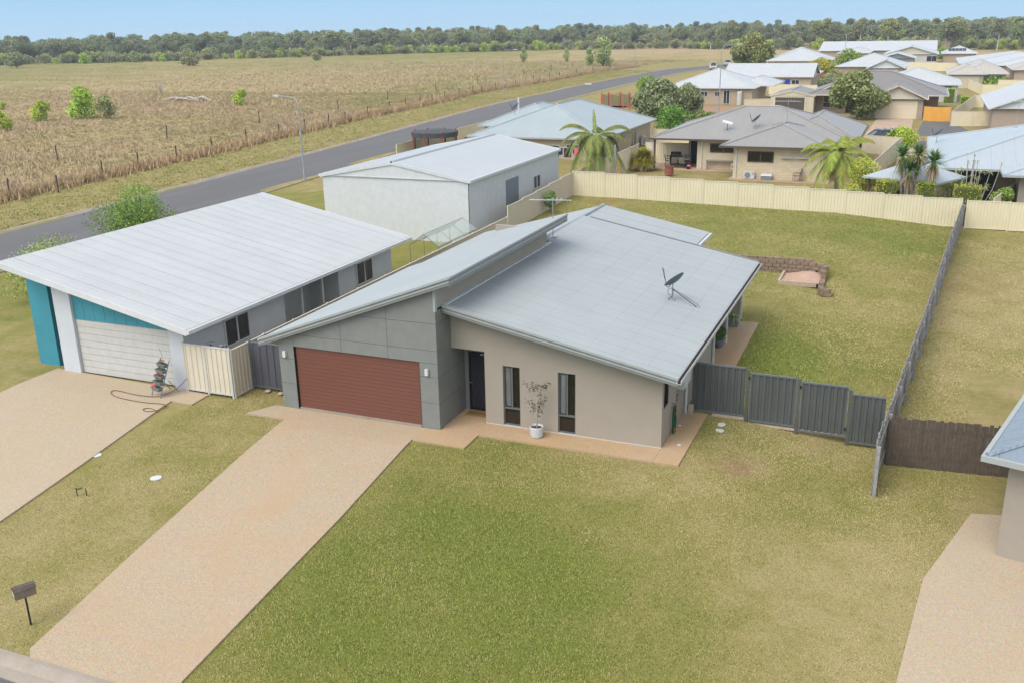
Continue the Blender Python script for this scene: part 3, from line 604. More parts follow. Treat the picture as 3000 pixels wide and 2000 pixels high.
# right wall, its window and fittings
rwm = MB().box((6.88, 1.225, 0), (7.07, 1.26, 2.42)).box((6.88, 1.26, 0), (7.07, 1.88, 1.2)).box((6.88, 1.26, 2.12), (7.07, 1.88, 2.42)).box((6.88, 1.88, 0), (7.07, 9.0, 2.42)).box((4.0, 8.8, 0), (6.88, 9.0, 2.6)).box((4.0, 9.0, 0), (4.2, 15.6, 2.9)).box((4.0, 15.4, 0), (4.6, 15.6, 2.8))
rwm.box((-6.08, 10.25, 0), (-5.9, 18.5, 2.35)).box((-5.9, 18.3, 0), (4.2, 18.5, 2.9)).box((4.2, 15.62, 0), (4.38, 18.5, 2.9)).build('side_wall', 'render_beige', house)
sw = MB().box((6.99, 1.26, 1.2), (7.05, 1.30, 2.12)).box((6.99, 1.84, 1.2), (7.05, 1.88, 2.12)).box((6.99, 1.30, 1.2), (7.05, 1.84, 1.24)).box((6.99, 1.30, 2.08), (7.05, 1.84, 2.12)).build('window', 'charcoal', house)
B((7.0, 1.29, 1.23), (7.006, 1.85, 2.09)).build('pane', 'glass_dark', sw)
mbx = B((7.072, 3.02, 1.24), (7.30, 4.05, 2.2)).build('meter_box', 'offwhite', house)
B((7.301, 3.08, 1.3), (7.306, 3.99, 2.14)).build('meter_door', 'white', mbx)
sb = B((7.07, 2.92, .86), (7.12, 3.06, 1.08)).build('switch_box', 'pot_grey', house); MB().tube([(7.10, 2.99, .86), (7.10, 2.99, .02)], .014, 6).build('conduit', 'steel', sb)
for y in (4.16, 8.7): MB().tube([(7.13, y, .0), (7.13, y, 2.25), (7.55, y, 2.42)], .048, 10).build('downpipe', 'gutter_pale', house)
MB().tube([(7.10, 3.75, .0), (7.10, 3.75, .28), (7.16, 3.75, .30)], .012, 6).build('tap', 'steel', house)
for y in (11.9, 15.35): B((6.30, y, .0), (7.03, y+.2, 2.42)).build('pier', 'render_beige', house); B((6.98, y-.012, 0), (7.055, y+.2, 2.42)).build('pier_edge', 'offwhite', house)
B((6.94, 9.35, 0), (7.05, 9.46, 2.42)).build('post', 'offwhite', house)
B((6.95, 9.0, 2.26), (7.05, 15.6, 2.44)).build('beam', 'fascia_light', house)
pdw = B((4.2, 10.5, .02), (4.24, 13.2, 2.1)).build('sliding_door', 'charcoal', house); B((4.241, 10.6, .08), (4.246, 13.1, 2.04)).build('pane', 'glass_dark', pdw)
B((4.25, 9.1, 2.5), (7.5, 15.6, 2.53)).build('patio_ceiling', 'offwhite', house)

# ---- things on and round the house
def dish(name, label, p, mat, az, s=1., strut=True):
    t = thing(name, label, 'satellite dish', p); c = V(0, 0, .62*s)
    MB().tube([(0, 0, 0), (0, 0, .66*s)], .022*s, 8).build('mast', 'steel', t, False)
    B((-.09*s, -.09*s, -.01), (.09*s, .09*s, .02)).build('foot_plate', 'steel', t, False)
    d = V(math.cos(az)*math.cos(rad(48)), math.sin(az)*math.cos(rad(48)), math.sin(rad(48))); side = np.cross(d, V(0, 0, 1)); side /= np.linalg.norm(side); up = np.cross(side, d)
    m = MB(); n, k = 28, 7; Rr = .40*s; ce = c+d*.06*s+up*.12*s; vs = []
    for lay, off in ((0, 0.), (1, -.015*s)):
        for i in range(k+1):
            r = Rr*i/k
            for j in range(n): a = 2*math.pi*j/n; vs.append(ce+d*(.11*s*(i/k)**2-.10*s+off)+side*r*.92*math.cos(a)+up*r*1.05*math.sin(a))
    fs = []
    for lay in (0, 1):
        b_ = lay*(k+1)*n
        for i in range(k):
            for j in range(n): q = (b_+i*n+j, b_+i*n+(j+1) % n, b_+(i+1)*n+(j+1) % n, b_+(i+1)*n+j); fs.append(q if lay == 0 else q[::-1])
    b0, b1 = k*n, (k+1)*n+k*n
    fs += [(b0+j, b1+j, b1+(j+1) % n, b0+(j+1) % n) for j in range(n)]
    m.sm = True; m.add(vs, fs); m.build('reflector', mat, t, False)
    low = ce-up*.44*s-d*.02*s; tip = ce+d*.52*s-up*.16*s
    MB().tube([c-up*.05*s, ce-up*.40*s-d*.10*s, low, tip], .013*s, 6).build('feed_arm', 'charcoal', t, False)
    MB().tube([tip-d*.02*s, tip+d*.07*s], [.035*s, .03*s], 8).build('receiver', 'pot_grey', t, False)
    MB().tube([tip+d*.05*s, tip+V(0, 0, -.16)*s, (tip+low)/2+V(0, 0, -.06)*s], .006*s, 5).build('lead', 'charcoal', t, False)
    if strut:
        MB().tube([(0, 0, .38*s), (.90*s, -.10*s, -.165*s)], .014*s, 6).build('strut', 'charcoal', t, False)
        MB().tube([(-.02, -.02, .42*s)]+[(-.06+.11*math.sin(a), -.02, .28*s+.13*math.cos(a)) for a in np.linspace(0, 6.3, 14)]+[(.0, 0, .4*s), (.5*s, -.06, .16*s), (.96*s, -.1, -.10*s), (1.0*s, -.1, -.19*s)], .008, 5).build('cable_loop', 'charcoal', t, False)
        MB().tube([(0, 0, .12*s), (-.12*s, -.16*s, .02)], .012*s, 6).build('brace', 'charcoal', t, False)
    return t
dish('satellite_dish', 'dark blue-grey satellite dish on a mast braced to the main pale roof', (5.80, 7.42, MZ(5.8)+.01), 'dish_grey', rad(158), 1.02)
def antenna(label, p, L=1.6, hgt=1.25, az=0., foot='steel'):
    t = thing('roof_antenna', label, 'antenna', p)
    MB().tube([(0, 0, -.02), (0, 0, hgt)], .018, 6).build('mast', 'steel', t, False)
    B((-.14, -.10, -.04), (.14, .10, -.012)).build('base_plate', foot, t, False)
    d = V(math.cos(az), math.sin(az), 0); s = V(-d[1], d[0], 0); z = V(0, 0, hgt-.05)
    MB().tube([z-d*L*.55, z+d*L*.45], .014, 6).build('boom', 'steel', t, False)
    m = MB(); m2 = MB()
    for i, k in enumerate(np.linspace(-.52, .42, 15)):
        l = .16 if i > 8 else .30
        m.tube([z+d*L*k-s*l, z+d*L*k+s*l], .007, 5)
    for k in (.0, .1, .2): m2.tube([z+d*L*k+V(0, 0, .02)]+[z+d*L*k+s*.14*math.cos(a)+V(0, 0, .04+.05*math.sin(a)) for a in np.linspace(0, 6.28, 10)], .007, 5)
    m.build('elements', 'steel', t, False); m2.build('dipole_loops', 'white', t, False); return t
antenna('television antenna on a thin mast behind the garage skillion roof', (-.12, 11.04, MZ(-.12)+.04), 1.75, 1.55, rad(12))
# potted olive-like sapling by the front wall
def leaf_cloud(pts, size, cols, rng, aspect=2.2, flat=.0):
    """one diamond leaf (two tris) at every point; cols list of base colours"""
    n = len(pts); a = rng.normal(size=(n, 3)); a[:, 2] *= (1-flat); a /= np.linalg.norm(a, axis=1)[:, None]; b = rng.normal(size=(n, 3)); b -= a*(a*b).sum(1)[:, None]; b /= np.linalg.norm(b, axis=1)[:, None]
    s = size*rng.uniform(.6, 1.3, (n, 1)); v = np.stack([pts-a*s*aspect/2, pts+b*s/2, pts+a*s*aspect/2, pts-b*s/2], 1).reshape(-1, 3)
    i = np.arange(n)[:, None]*4; t = np.concatenate([i+[[0, 1, 2]], i+[[0, 2, 3]]])
    c = np.array(cols)[rng.integers(0, len(cols), n)]*rng.uniform(.78, 1.22, (n, 1)); return v, t, np.repeat(c, 4, 0)
def potted_sapling():
    t = thing('potted_tree', 'slender sapling in a white round pot between the two narrow front windows', 'potted plant', (3.15, .56, .004))
    MB().lathe((0, 0, 0), [(.14, 0), (.19, .02), (.215, .09), (.222, .36), (.21, .37), (.20, .35), (.19, .30)], 28).build('pot', 'white', t, False)
    MB().lathe((0, 0, .0), [(.02, .28), (.192, .30), (.10, .325), (.02, .32)], 20).build('soil', 'soil', t, False)
    m = MB().tube([(0, 0, .3), (.02, 0, .9), (.03, .01, 1.3)], [.016, .013, .011], 6).tube([(.02, .01, .3), (.03, .02, 1.0), (-.02, .02, 1.75)], [.012, .010, .004], 5)
    r = np.random.default_rng(3); P = []
    for k in range(17):
        h = r.uniform(.75, 1.75); a = r.uniform(0, 6.28); e = V(.03+r.uniform(.15, .46)*math.cos(a), r.uniform(.08, .22)*math.sin(a), h+r.uniform(.05, .35)); s = V(.02, .01, h-.25)
        m.tube([s, (s+e)/2+V(0, 0, .03), e], [.006, .004, .002], 4)
        for q in range(r.integers(10, 24)): P.append(s+(e-s)*r.uniform(.5, 1.1)+r.normal(0, .045, 3))
    m.build('trunk', 'bark_pale', t, False)
    v, tr, c = leaf_cloud(np.array(P), .028, [(.022, .032, .011), (.036, .046, .017), (.016, .022, .01)], r, 3.0); link('leaves', fast_mesh('leaves', v, tr, c, 'foliage'), t)
potted_sapling()
dm = thing('doormat', 'brown coir doormat lettered HOME outside the black security door', 'doormat', (.62, 1.63, .006))
B((-.40, -.22, 0), (.40, .22, .018)).build('mat', 'mat_coir', dm, False)
tc = bpy.data.curves.new('lettering', 'FONT'); tc.body = 'HOME'; tc.size = .24; tc.align_x = 'CENTER'; tc.align_y = 'CENTER'; tc.extrude = .002; tc.space_character = 1.15
to = bpy.data.objects.new('lettering', tc); COL.objects.link(to); bpy.context.view_layer.update()
lm = bpy.data.meshes.new_from_object(to); bpy.data.objects.remove(to); lm.materials.clear(); lm.materials.append(MATS['soil']); lo = inst(lm, 'lettering', dm, (0, 0, .021))
hs = thing('garden_hose', 'coiled green garden hose hanging on the right side wall', 'hose', (7.10, 2.35, .55))
B((-.03, -.06, .38), (.06, .06, .46)).build('bracket', 'steel', hs, False)
m = MB(); r_ = np.random.default_rng(5)
for k in range(6): m.tube([(.04+.02*k % .06, (.13+.01*k)*math.sin(a), .42-(.48+.012*k)*(1-math.cos(a))) for a in np.linspace(0, 6.28, 18)], .011, 5)
m.build('coil', 'hose_green', hs, False)
for y, z in ((.13, .33), (.12, .12), (-.09, -.35)): MB().tube([(.09, y, z), (.1, y, z-.09)], .02, 6).build('hose_fitting', 'orange', hs, False)
def disc(name, label, p, r, mat='cover_white', cat='cover'): tag(MB().lathe(p, [(r*.9, -.03), (r, 0), (r, .012), (r*.85, .018)], 18).build(name, mat), label, cat)
disc('drain_cover', 'small white drain cover on the side path', (7.54, 1.49, .006), .07)
disc('pipe_collar', 'white pipe collar at the foot of the side wall', (7.2, 2.97, .006), .055)
p = GP(457, 1400); disc('meter_cover', 'pale oval meter cover in the grass strip left of the driveway', (p[0], p[1], p[2]+.01), .17)
p = GP(284, 1333); disc('meter_cover', 'pale meter cover in the grass beside the neighbouring driveway', (p[0], p[1], p[2]+.01), .15)
for q, l in (((680, 775), 'upper broken paver lying in the grass near the grey fence'), ((665, 830), 'lower broken paver lying in the grass near the grey fence')):
    c = GP(1900+q[0]/3.178, 1000+q[1]/3.178); m = MB(); r = np.random.default_rng(q[0])
    P = [(c[0]+.17*math.cos(a)*r.uniform(.7, 1.15), c[1]+.15*math.sin(a)*r.uniform(.7, 1.15), c[2]+.03) for a in np.linspace(0, 6.28, 9)[:-1]]; tag(m.prism(P, (0, 0, -.05)).build('paver', 'cover_white'), l, 'paver')
bl = thing('stone_block', 'tan stone block standing at the house end of the grey fence', 'block', (7.30, 4.20, 0)); MB().prism([(-.09, -.06, 0), (.08, -.06, 0), (.1, -.06, .26), (.02, -.06, .30), (-.07, -.06, .28)], (0, .12, 0)).build('block', 'sleeper', bl, False)
# letterbox
lp = GP(91, 1829)
lb = thing('letterbox', 'brown metal letterbox on a dark post left of the driveway mouth', 'letterbox', lp, rad(62)); lb.scale = (.88, .88, 1)
B((-.022, -.022, 0), (.022, .022, .82)).build('post', 'post_dark', lb, False)
MB().prism([(-.26, -.14, .80), (.26, -.14, .80), (.26, .14, .80), (-.26, .14, .80)][::-1], (0, 0, .012)).prism([(-.26, -.13, .81), (-.26, -.13, .99), (-.26, -.06, 1.06), (-.26, .06, 1.06), (-.26, .13, .99), (-.26, .13, .81)], (.52, 0, 0)).build('box', 'letterbox', lb, False)
MB().prism([(-.275, -.145, .99), (-.275, -.07, 1.07), (-.275, .07, 1.07), (-.275, .145, .99), (-.275, .135, .98), (-.275, .06, 1.055), (-.275, -.06, 1.055), (-.275, -.135, .98)], (.55, 0, 0)).build('lid', 'timber_brown', lb, False)
MB().box((-.266, -.09, .86), (-.262, -.01, .96)).box((-.266, .02, .86), (-.262, .09, .96)).build('number_plate', 'cover_white', lb, False)
q = GP(*zD(185, 1140)); gs = thing('garden_stakes', 'pair of short black stakes in the grass strip left of the driveway', 'stakes', q)
for dx, dy, h in ((-.12, 0, .26), (.14, .10, .24)): MB().bar((dx, dy, 0), (dx, dy, h), .02).build('stake', 'black', gs, False)
MB().bar((-.10, .0, .22), (.04, .05, .27), .05, .03).build('leaf_ornament', 'hose_green', gs, False)
# patio pots
def foliage_ball(parent, name, c, rx, rz, n, size, cols, seed, aspect=2.2):
    r = np.random.default_rng(seed); P = r.normal(size=(n, 3)); P /= np.linalg.norm(P, axis=1)[:, None]; P *= r.uniform(.45, 1., (n, 1))**.6; P = P*[rx, rx, rz]+np.array(c)
    v, t, cc = leaf_cloud(P, size, cols, r, aspect); return link(name, fast_mesh(name, v, t, cc, 'foliage'), parent)
GREENS = [(0.075, 0.15, 0.03), (0.12, 0.195, 0.045), (0.053, 0.105, 0.027)]
pt = thing('pot_plant', 'leafy dark plant in a round grey pot beside a patio pier', 'potted plant', (6.86, 11.35, .004))
MB().lathe((0, 0, 0), [(.15, 0), (.23, .30), (.25, .31), (.25, .36), (.22, .36), (.21, .30)], 20).build('pot', 'pot_grey', pt, False); foliage_ball(pt, 'leaves', (-.1, 0, .58), .42, .34, 420, .07, GREENS, 11)
pb = thing('planter_box', 'rectangular grey planter with grassy plants on the patio edge', 'planter', (6.75, 14.4, .004))
MB().box((-.36, -.16, 0), (.36, .16, .38)).build('box', 'pot_grey', pb, False); B((-.33, -.13, .37), (.33, .13, .39)).build('soil', 'soil', pb, False)
foliage_ball(pb, 'leaves', (-.15, 0, .5), .24, .16, 160, .06, [(.13, .2, .03), (.2, .24, .06)], 12)
def blade_plant(parent, name, c, n, L, w, cols, seed, up=.6, droop=.5, spread=1.):
    """arching strap leaves from a point"""
    r = np.random.default_rng(seed); vs = []; ts = []; cs = []
    for i in range(n):
        a = r.uniform(0, 6.283); el = r.uniform(-.2, 1.35)*up; l = L*r.uniform(.7, 1.15); d = V(math.cos(a)*spread, math.sin(a)*spread, math.tan(min(el, 1.45))); d /= np.linalg.norm(d)
        s = np.cross(d, V(0, 0, 1)); s /= np.linalg.norm(s)+1e-9; b = len(vs); col = np.array(cols[r.integers(len(cols))])*r.uniform(.7, 1.3)
        for t, ww in ((0, .6), (.4, 1), (.75, .75), (1, .05)):
            p = V(*c)+d*l*t+V(0, 0, -droop*l*t*t); vs += [p-s*w*ww/2, p+s*w*ww/2]; cs += [col, col]
        for k in range(3): q = b+2*k; ts += [(q, q+1, q+3), (q, q+3, q+2)]
    return link(name, fast_mesh(name, np.array(vs), np.array(ts), np.array(cs), 'foliage'), parent)
blade_plant(pb, 'grass_leaves', (.2, 0, .38), 45, .42, .03, [(.25, .33, .10), (.35, .40, .2)], 4, .9, .5)

# ================================================================== FENCES, WALLS, SANDPIT
def rib_panel(w, h, mat, name='panel', pitch=.19):
    m = MB(); n = max(2, int(round(w/pitch))); xs = []
    for i in range(n):
        a = w*i/n; p = w/n; xs += [(a, 0), (a+p*.36, 0), (a+p*.44, .03), (a+p*.80, .03), (a+p*.88, 0)]
    xs.append((w, 0))
    for x, y in xs: m.v += [(x, y-.015, 0), (x, y-.015, h)]
    for j in range(len(xs)-1): m.f.append((2*j, 2*j+2, 2*j+3, 2*j+1))
    return m.mesh(name, mat)
_pm = {}
def metal_fence(name, label, pts, h, mat, rmat, n=None, pw=2.37, zf=None, cat='fence', group=None, posts=True, pitch=.19):
    """steel sheet fence: ribbed panel, top and bottom rail and posts, stepped panel by panel with the ground"""
    zf = zf or gz; t = thing(name, label, cat, (pts[0][0], pts[0][1], 0), 0, group); O = V(pts[0][0], pts[0][1], 0)
    for (a, b) in zip(pts[:-1], pts[1:]):
        a, b = V(*a), V(*b); L = np.linalg.norm(b-a); k = n or max(1, int(round(L/pw))); d = (b-a)/L; ang = math.atan2(d[1], d[0]); w = L/k
        for i in range(k):
            p, q = a+d*w*i, a+d*w*(i+1); z = min(zf(*p), zf(*q))*.5+.5*(zf(*p)+zf(*q))/2+.02
            key = (round(w, 2), h, mat, pitch)
            if key not in _pm: _pm[key] = rib_panel(w, h-.06, mat, pitch=pitch)
            inst(_pm[key], 'panel', t, (p[0]-O[0], p[1]-O[1], z+.03), (0, 0, ang))
            for zz, nm in ((z+h-.025, 'top_rail'), (z+.025, 'bottom_rail')):
                rk = (round(w, 2), rmat, 'r')
                if rk not in _pm: _pm[rk] = B((.03, -.026, -.025), (w-.03, .026, .025)).mesh('rail', rmat)
                inst(_pm[rk], nm, t, (p[0]-O[0], p[1]-O[1], zz), (0, 0, ang))
            if posts:
                pk_ = (h, rmat, 'p')
                if pk_ not in _pm: _pm[pk_] = B((-.032, -.036, -.15), (.032, .036, h+.03)).mesh('post', rmat)
                inst(_pm[pk_], 'post', t, (p[0]-O[0], p[1]-O[1], z), (0, 0, ang))
                if i == k-1: inst(_pm[pk_], 'post', t, (q[0]-O[0], q[1]-O[1], z), (0, 0, ang))
    return t
# grey front fence with its double gate, stepping down to the right
ff = thing('front_fence', 'charcoal grey steel fence and gates stepping down right of the house', 'fence', (7.3, 4.3, 0))
for i, (x0, x1, z0, z1) in enumerate(((7.30, 9.03, .06, 1.78), (9.19, 10.66, -.07, 1.63), (10.80, 12.23, -.19, 1.53), (12.36, 13.35, -.36, 1.31))):
    gate = i in (1, 2); w, h = x1-x0, z1-z0; px = x0-7.3
    inst(rib_panel(w, h-.06, 'grey_fence', 'gate_leaf' if gate else 'panel', .205), 'gate_leaf' if gate else 'panel', ff, (px, 0, z0+.03))
    for zz in (z1-.03, z0+.03): inst(B((0, -.03, -.028), (w, .03, .028)).mesh('rail', 'grey_rail'), 'rail', ff, (px, 0, zz))
    if gate:
        for xx in (px+.02, px+w-.02): inst(B((-.02, -.028, 0), (.02, .028, h)).mesh('stile', 'grey_rail'), 'stile', ff, (xx, 0, z0))
for x, z0, z1 in ((9.11, -.16, 1.72), (10.73, -.26, 1.60), (12.30, -.42, 1.42)): B((x-.05, 4.25, z0-.1), (x+.05, 4.35, z1)).build('post', 'grey_fence', ff)
B((8.0, 4.28, -.06), (9.05, 4.36, .05)).build('plinth', 'sleeper', ff); B((9.17, 4.28, -.20), (12.3, 4.36, -.13)).build('plinth', 'sleeper', ff)
for x, z in ((9.16, 1.4), (10.78, 1.3), (12.22, 0.05)): B((x-.02, 4.22, z), (x+.03, 4.25, z+.1)).build('hinge', 'black', ff)
metal_fence('side_gate', 'dark grey steel gate panel between the garage and the cream fence', [(-8.20, 1.12), (-6.12, 1.12)], 1.72, 'gate_dark', 'grey_rail', 1, zf=lambda x, y: .06, cat='gate', pitch=.30)
for x in (-7.5, -6.9, -6.45): tag(MB().lathe((x, .8+.2*math.sin(x*9), -.04), [(.05, 0), (.11, .05), (.08, .10), (.02, .12)], 7).build('stone', 'sleeper'), {-7.5: 'leftmost stone in the grass below the dark side gate', -6.9: 'middle stone in the grass below the dark side gate', -6.45: 'stone in the grass by the garage corner'}[x], 'stone')
metal_fence('entry_gates', 'pair of cream steel side gates beside the white neighbouring house', [(-10.33, .06), (-9.37, .04), (-8.30, .06)], 1.78, 'cream_pale', 'offwhite', 1, zf=lambda x, y: .04, cat='gate', pitch=.235)
metal_fence('left_fence', 'beige steel boundary fence running back along the left side yard', [(-8.27, .12), (-8.3, 4.0), (-8.5, 25.9)], 1.78, 'beige_fence', 'cream_pale', zf=lambda x, y: -.03)
metal_fence('left_fence', 'beige steel boundary fence along the left of the upper back lawn', [(-8.52, 26.1), (-8.68, 38.3)], 1.72, 'beige_fence', 'cream_pale', zf=lambda x, y: float(np.interp(y, [26, 31, 38.4], [.62, .74, .95])))
bz = lambda x, y: float(np.interp(x, [-9, 10, 16.5, 30], [.98, .20, -.08, -.25]))
metal_fence('back_fence', 'cream steel fence across the far end of the back lawn', [(-8.68, 38.36), (16.4, 39.7)], 1.80, 'cream_fence', 'cream_pale', zf=bz)
metal_fence('back_fence', 'cream steel fence continuing right of the timber boundary fence', [(16.7, 39.72), (31, 40.2)], 1.75, 'cream_fence', 'cream_fence', zf=bz)
def paling_fence(name, label, a, b, h, mat, zf, pw=.105, pitch=.112, side=1):
    t = thing(name, label, 'fence', (a[0], a[1], 0)); a, b = V(*a), V(*b); L = np.linalg.norm(b-a); d = (b-a)/L; ang = math.atan2(d[1], d[0]); n = int(L/pitch); r = np.random.default_rng(int(L*10))
    ms = [B((0, -.009, 0), (pw, .009, h+dh)).mesh('paling', mat) for dh in (0, .02, -.02, .035)]
    for i in range(n):
        p = d*i*pitch; q = a+p; inst(ms[r.integers(4)], 'paling', t, (p[0], p[1], zf(*q)+.03), (r.normal(0, .012), 0, ang+r.normal(0, .01)))
    pmsh = B((-.05, -.05, -.1), (.05, .05, h-.08)).mesh('post', mat); nrm = V(-d[1], d[0])*side
    k = int(L/2.6)+1
    for i in range(k+1):
        p = d*min(i*2.6, L)+nrm*.08; q = a+p; inst(pmsh, 'post', t, (p[0], p[1], zf(*q)), (0, 0, ang))
    for zz in (.35, h-.3):
        for i in range(k):
            p0, p1 = a+d*i*2.6+nrm*.035, a+d*min(L, (i+1)*2.6)+nrm*.035
            if np.linalg.norm(p1-p0) > .1: MB().bar((*p0, zf(*p0)+zz), (*p1, zf(*p1)+zz), .04, .08).build('rail', mat, t)
    return t
paling_fence('paling_fence', 'weathered grey timber paling fence down the right boundary', (13.22, .96), (16.45, 39.5), 1.62, 'timber_grey', gz, .14, .145, -1)
paling_fence('paling_fence', 'dark brown timber paling fence running off to the right', (13.55, 3.2), (17.8, 3.6), 1.55, 'timber_brown', gz, .105, .112, 1)
# block retaining wall
rw_ = thing('retaining_wall', 'brown block retaining wall holding up the back lawn behind the house', 'wall', (4.7, 24.6, 0))
blk = [MB().prism([(-.187, 0, 0), (.187, 0, 0), (.187, 0, .158), (-.187, 0, .158)], (0, .24, 0)), MB().prism([(-.187, -.02, 0), (.187, -.012, 0), (.187, -.012, .158), (-.187, -.02, .158)], (0, .24, 0)), MB().prism([(-.187, .012, 0), (0, -.015, 0), (.187, .01, 0), (.187, .01, .158), (0, -.015, .158), (-.187, .012, .158)], (0, .24, 0))]
blk = [b_.mesh('block', 'block_stone') for b_ in blk]
def course(path, z, off):
    P = [V(*p) for p in path]; seg = [np.linalg.norm(P[i+1]-P[i]) for i in range(len(P)-1)]; tot = sum(seg); s = off
    while s < tot:
        u = s; i = 0
        while u > seg[i]: u -= seg[i]; i += 1
        d = (P[i+1]-P[i])/seg[i]; q = P[i]+d*u
        inst(blk[random.randrange(3)], 'block', rw_, (q[0]-4.7, q[1]-24.6, z), (0, 0, math.atan2(d[1], d[0])+random.gauss(0, .012))); s += .40
base = [(4.7, 24.52), (8.9, 24.62), (9.45, 24.40), (9.62, 24.0), (9.66, 22.4), (9.72, 21.4), (9.95, 20.95), (10.3, 20.9)]
course(base[:5], -.10, .2); course(base[:4]+[(9.64, 23.4)], .075, .0); course(base[:4]+[(9.63, 23.6)], .25, .2); course([(4.7, 24.56), (8.9, 24.66), (9.5, 24.45), (9.7, 24.1)], .425, .0); course([(4.7, 24.6), (8.95, 24.70)], .565, .2)
for k in range(2): course([(9.66, 22.4), (9.70, 21.4), (9.92, 20.95), (10.35, 20.88)], -.12+.17*k, .2-.1*k)
course([(9.68, 22.2), (9.74, 21.5)], .2, .1)
sp_ = thing('sandpit', 'timber edged sandpit of pink sand against the retaining wall', 'sandpit', (8.6, 23.3, -.06))
def sandbed():
    m = MB(); n = 14
    for i in range(n+1):
        for j in range(n+1):
            x, y = 7.8+1.86*i/n, 22.35+2.2*j/n; m.v.append((x, y, .03+.05*math.sin(x*3.1+y)+.16*math.exp(-((x-9.2)**2+(y-24.1)**2)/.5)))
    for i in range(n):
        for j in range(n): a = i*(n+1)+j; m.f.append((a, a+n+1, a+n+2, a+1))
    m.sm = True; m.build('sand', 'sand', sp_)
sandbed()
B((7.70, 22.24, -.08), (9.55, 22.34, .14)).build('sleeper', 'sleeper', sp_); B((7.68, 22.345, -.08), (7.79, 24.5, .13)).build('sleeper', 'sleeper', sp_)

# ================================================================== VEGETATION BUILDERS
def crown_pts(clumps, n, rng, shell=.55):
    P = []
    wts = np.array([c[3]**2 for c in clumps]); wts = wts/wts.sum()
    for (x, y, z, r), w in zip(clumps, wts):
        k = max(6, int(n*w)); q = rng.normal(size=(k, 3)); q /= np.linalg.norm(q, axis=1)[:, None]; q *= rng.uniform(shell, 1., (k, 1)); q[:, 2] *= .75; P.append(q*r+[x, y, z])
    return np.concatenate(P)
def tree_meshes(name, seed, h, w, th, ncl, nleaf, leaf, cols, trunk='bark', cr=(.20, .34), flat=.7, tr=.03, dens=1.25):
    """trunk+limb mesh and leafy crown mesh; h height, w crown width, th clear trunk height"""
    r = np.random.default_rng(seed); cl = []
    for i in range(ncl):
        a = r.uniform(0, 6.283); u = r.uniform(0, 1)**.5; zt = r.uniform(0, 1); ring = math.sin(math.pi*(.18+.75*zt))
        rr_ = w*r.uniform(*cr); hb_ = max(h-th-rr_*.75, .2*h); cl.append((u*ring*w*.36*math.cos(a), u*ring*w*.36*math.sin(a), th+hb_*(.1+.9*zt), rr_))
    m = MB(); lean = r.normal(0, .03, 2)*h; top = V(lean[0], lean[1], th+.35*(h-th)); r0 = tr*h
    m.tube([(0, 0, -.1), (lean[0]*.3, lean[1]*.3, th*.6), top*.8, (top[0], top[1], h*.85)], [r0, r0*.8, r0*.5, r0*.1], 8)
    for c in cl[:max(5, ncl*2//3)]:
        e = V(*c[:3]); s = V(lean[0]*.4, lean[1]*.4, th*r.uniform(.55, 1.05)); m.tube([s, (s+e)/2+V(0, 0, -.05*h), e], [r0*.42, r0*.25, r0*.06], 5)
    nleaf = int(nleaf*dens); P = crown_pts(cl, nleaf, r); v, t, c = leaf_cloud(P, leaf*1.15, cols, r, 1.5, .2)
    shade = np.repeat(np.repeat(r.uniform(.8, 1.2, ncl), [max(6, int(nleaf*q[3]**2/sum(k[3]**2 for k in cl))) for q in cl]), 4)[:, None]
    return m.mesh(name+'_trunk', trunk), fast_mesh(name+'_crown', v, t, c*shade, 'foliage')
def plant(name, label, cat, loc, meshes, sc=1., rz=0., group=None, sz=None):
    t = thing(name, label, cat, loc, rz, group); s = (sc, sc, sz or sc)
    inst(meshes[0], 'trunk', t, sc=s); inst(meshes[1], 'crown', t, sc=s); return t
GUM = [(0.131, 0.158, 0.07), (0.17, 0.188, 0.084), (0.1, 0.128, 0.059), (0.201, 0.196, 0.086)]
GUM2 = [(0.149, 0.165, 0.094), (0.194, 0.201, 0.114), (0.119, 0.143, 0.076)]
LIME = [(0.28, 0.354, 0.042), (0.36, 0.408, 0.057), (0.181, 0.268, 0.039)]
OLIVE = [(0.205, 0.221, 0.079), (0.268, 0.26, 0.095), (0.142, 0.158, 0.063)]
BRIGHT = [(0.15, 0.238, 0.035), (0.217, 0.298, 0.052), (0.091, 0.155, 0.035)]
T = {}
T['gum_a'] = tree_meshes('gum', 1, 10, 7.5, 3.4, 15, 2000, .30, GUM, 'bark_pale'); T['gum_b'] = tree_meshes('gum', 2, 10, 6, 3.0, 12, 1700, .30, GUM2, 'bark_pale')
T['gum_c'] = tree_meshes('gum', 3, 10, 9, 2.6, 18, 2200, .32, GUM, 'bark'); T['gum_d'] = tree_meshes('gum', 4, 10, 5.2, 4.2, 10, 1300, .28, GUM2, 'bark_pale', cr=(.2, .3))
T['gum_e'] = tree_meshes('gum', 14, 10, 6.5, 4.6, 9, 1100, .28, OLIVE, 'bark_pale', cr=(.14, .22))
T['bush_a'] = tree_meshes('bush', 5, 3, 3.6, .5, 12, 1400, .16, OLIVE, 'bark'); T['bush_b'] = tree_meshes('bush', 6, 3, 3.2, .4, 11, 1300, .16, LIME, 'bark'); T['bush_c'] = tree_meshes('bush', 9, 3, 4.0, .35, 12, 1400, .17, GUM, 'bark')
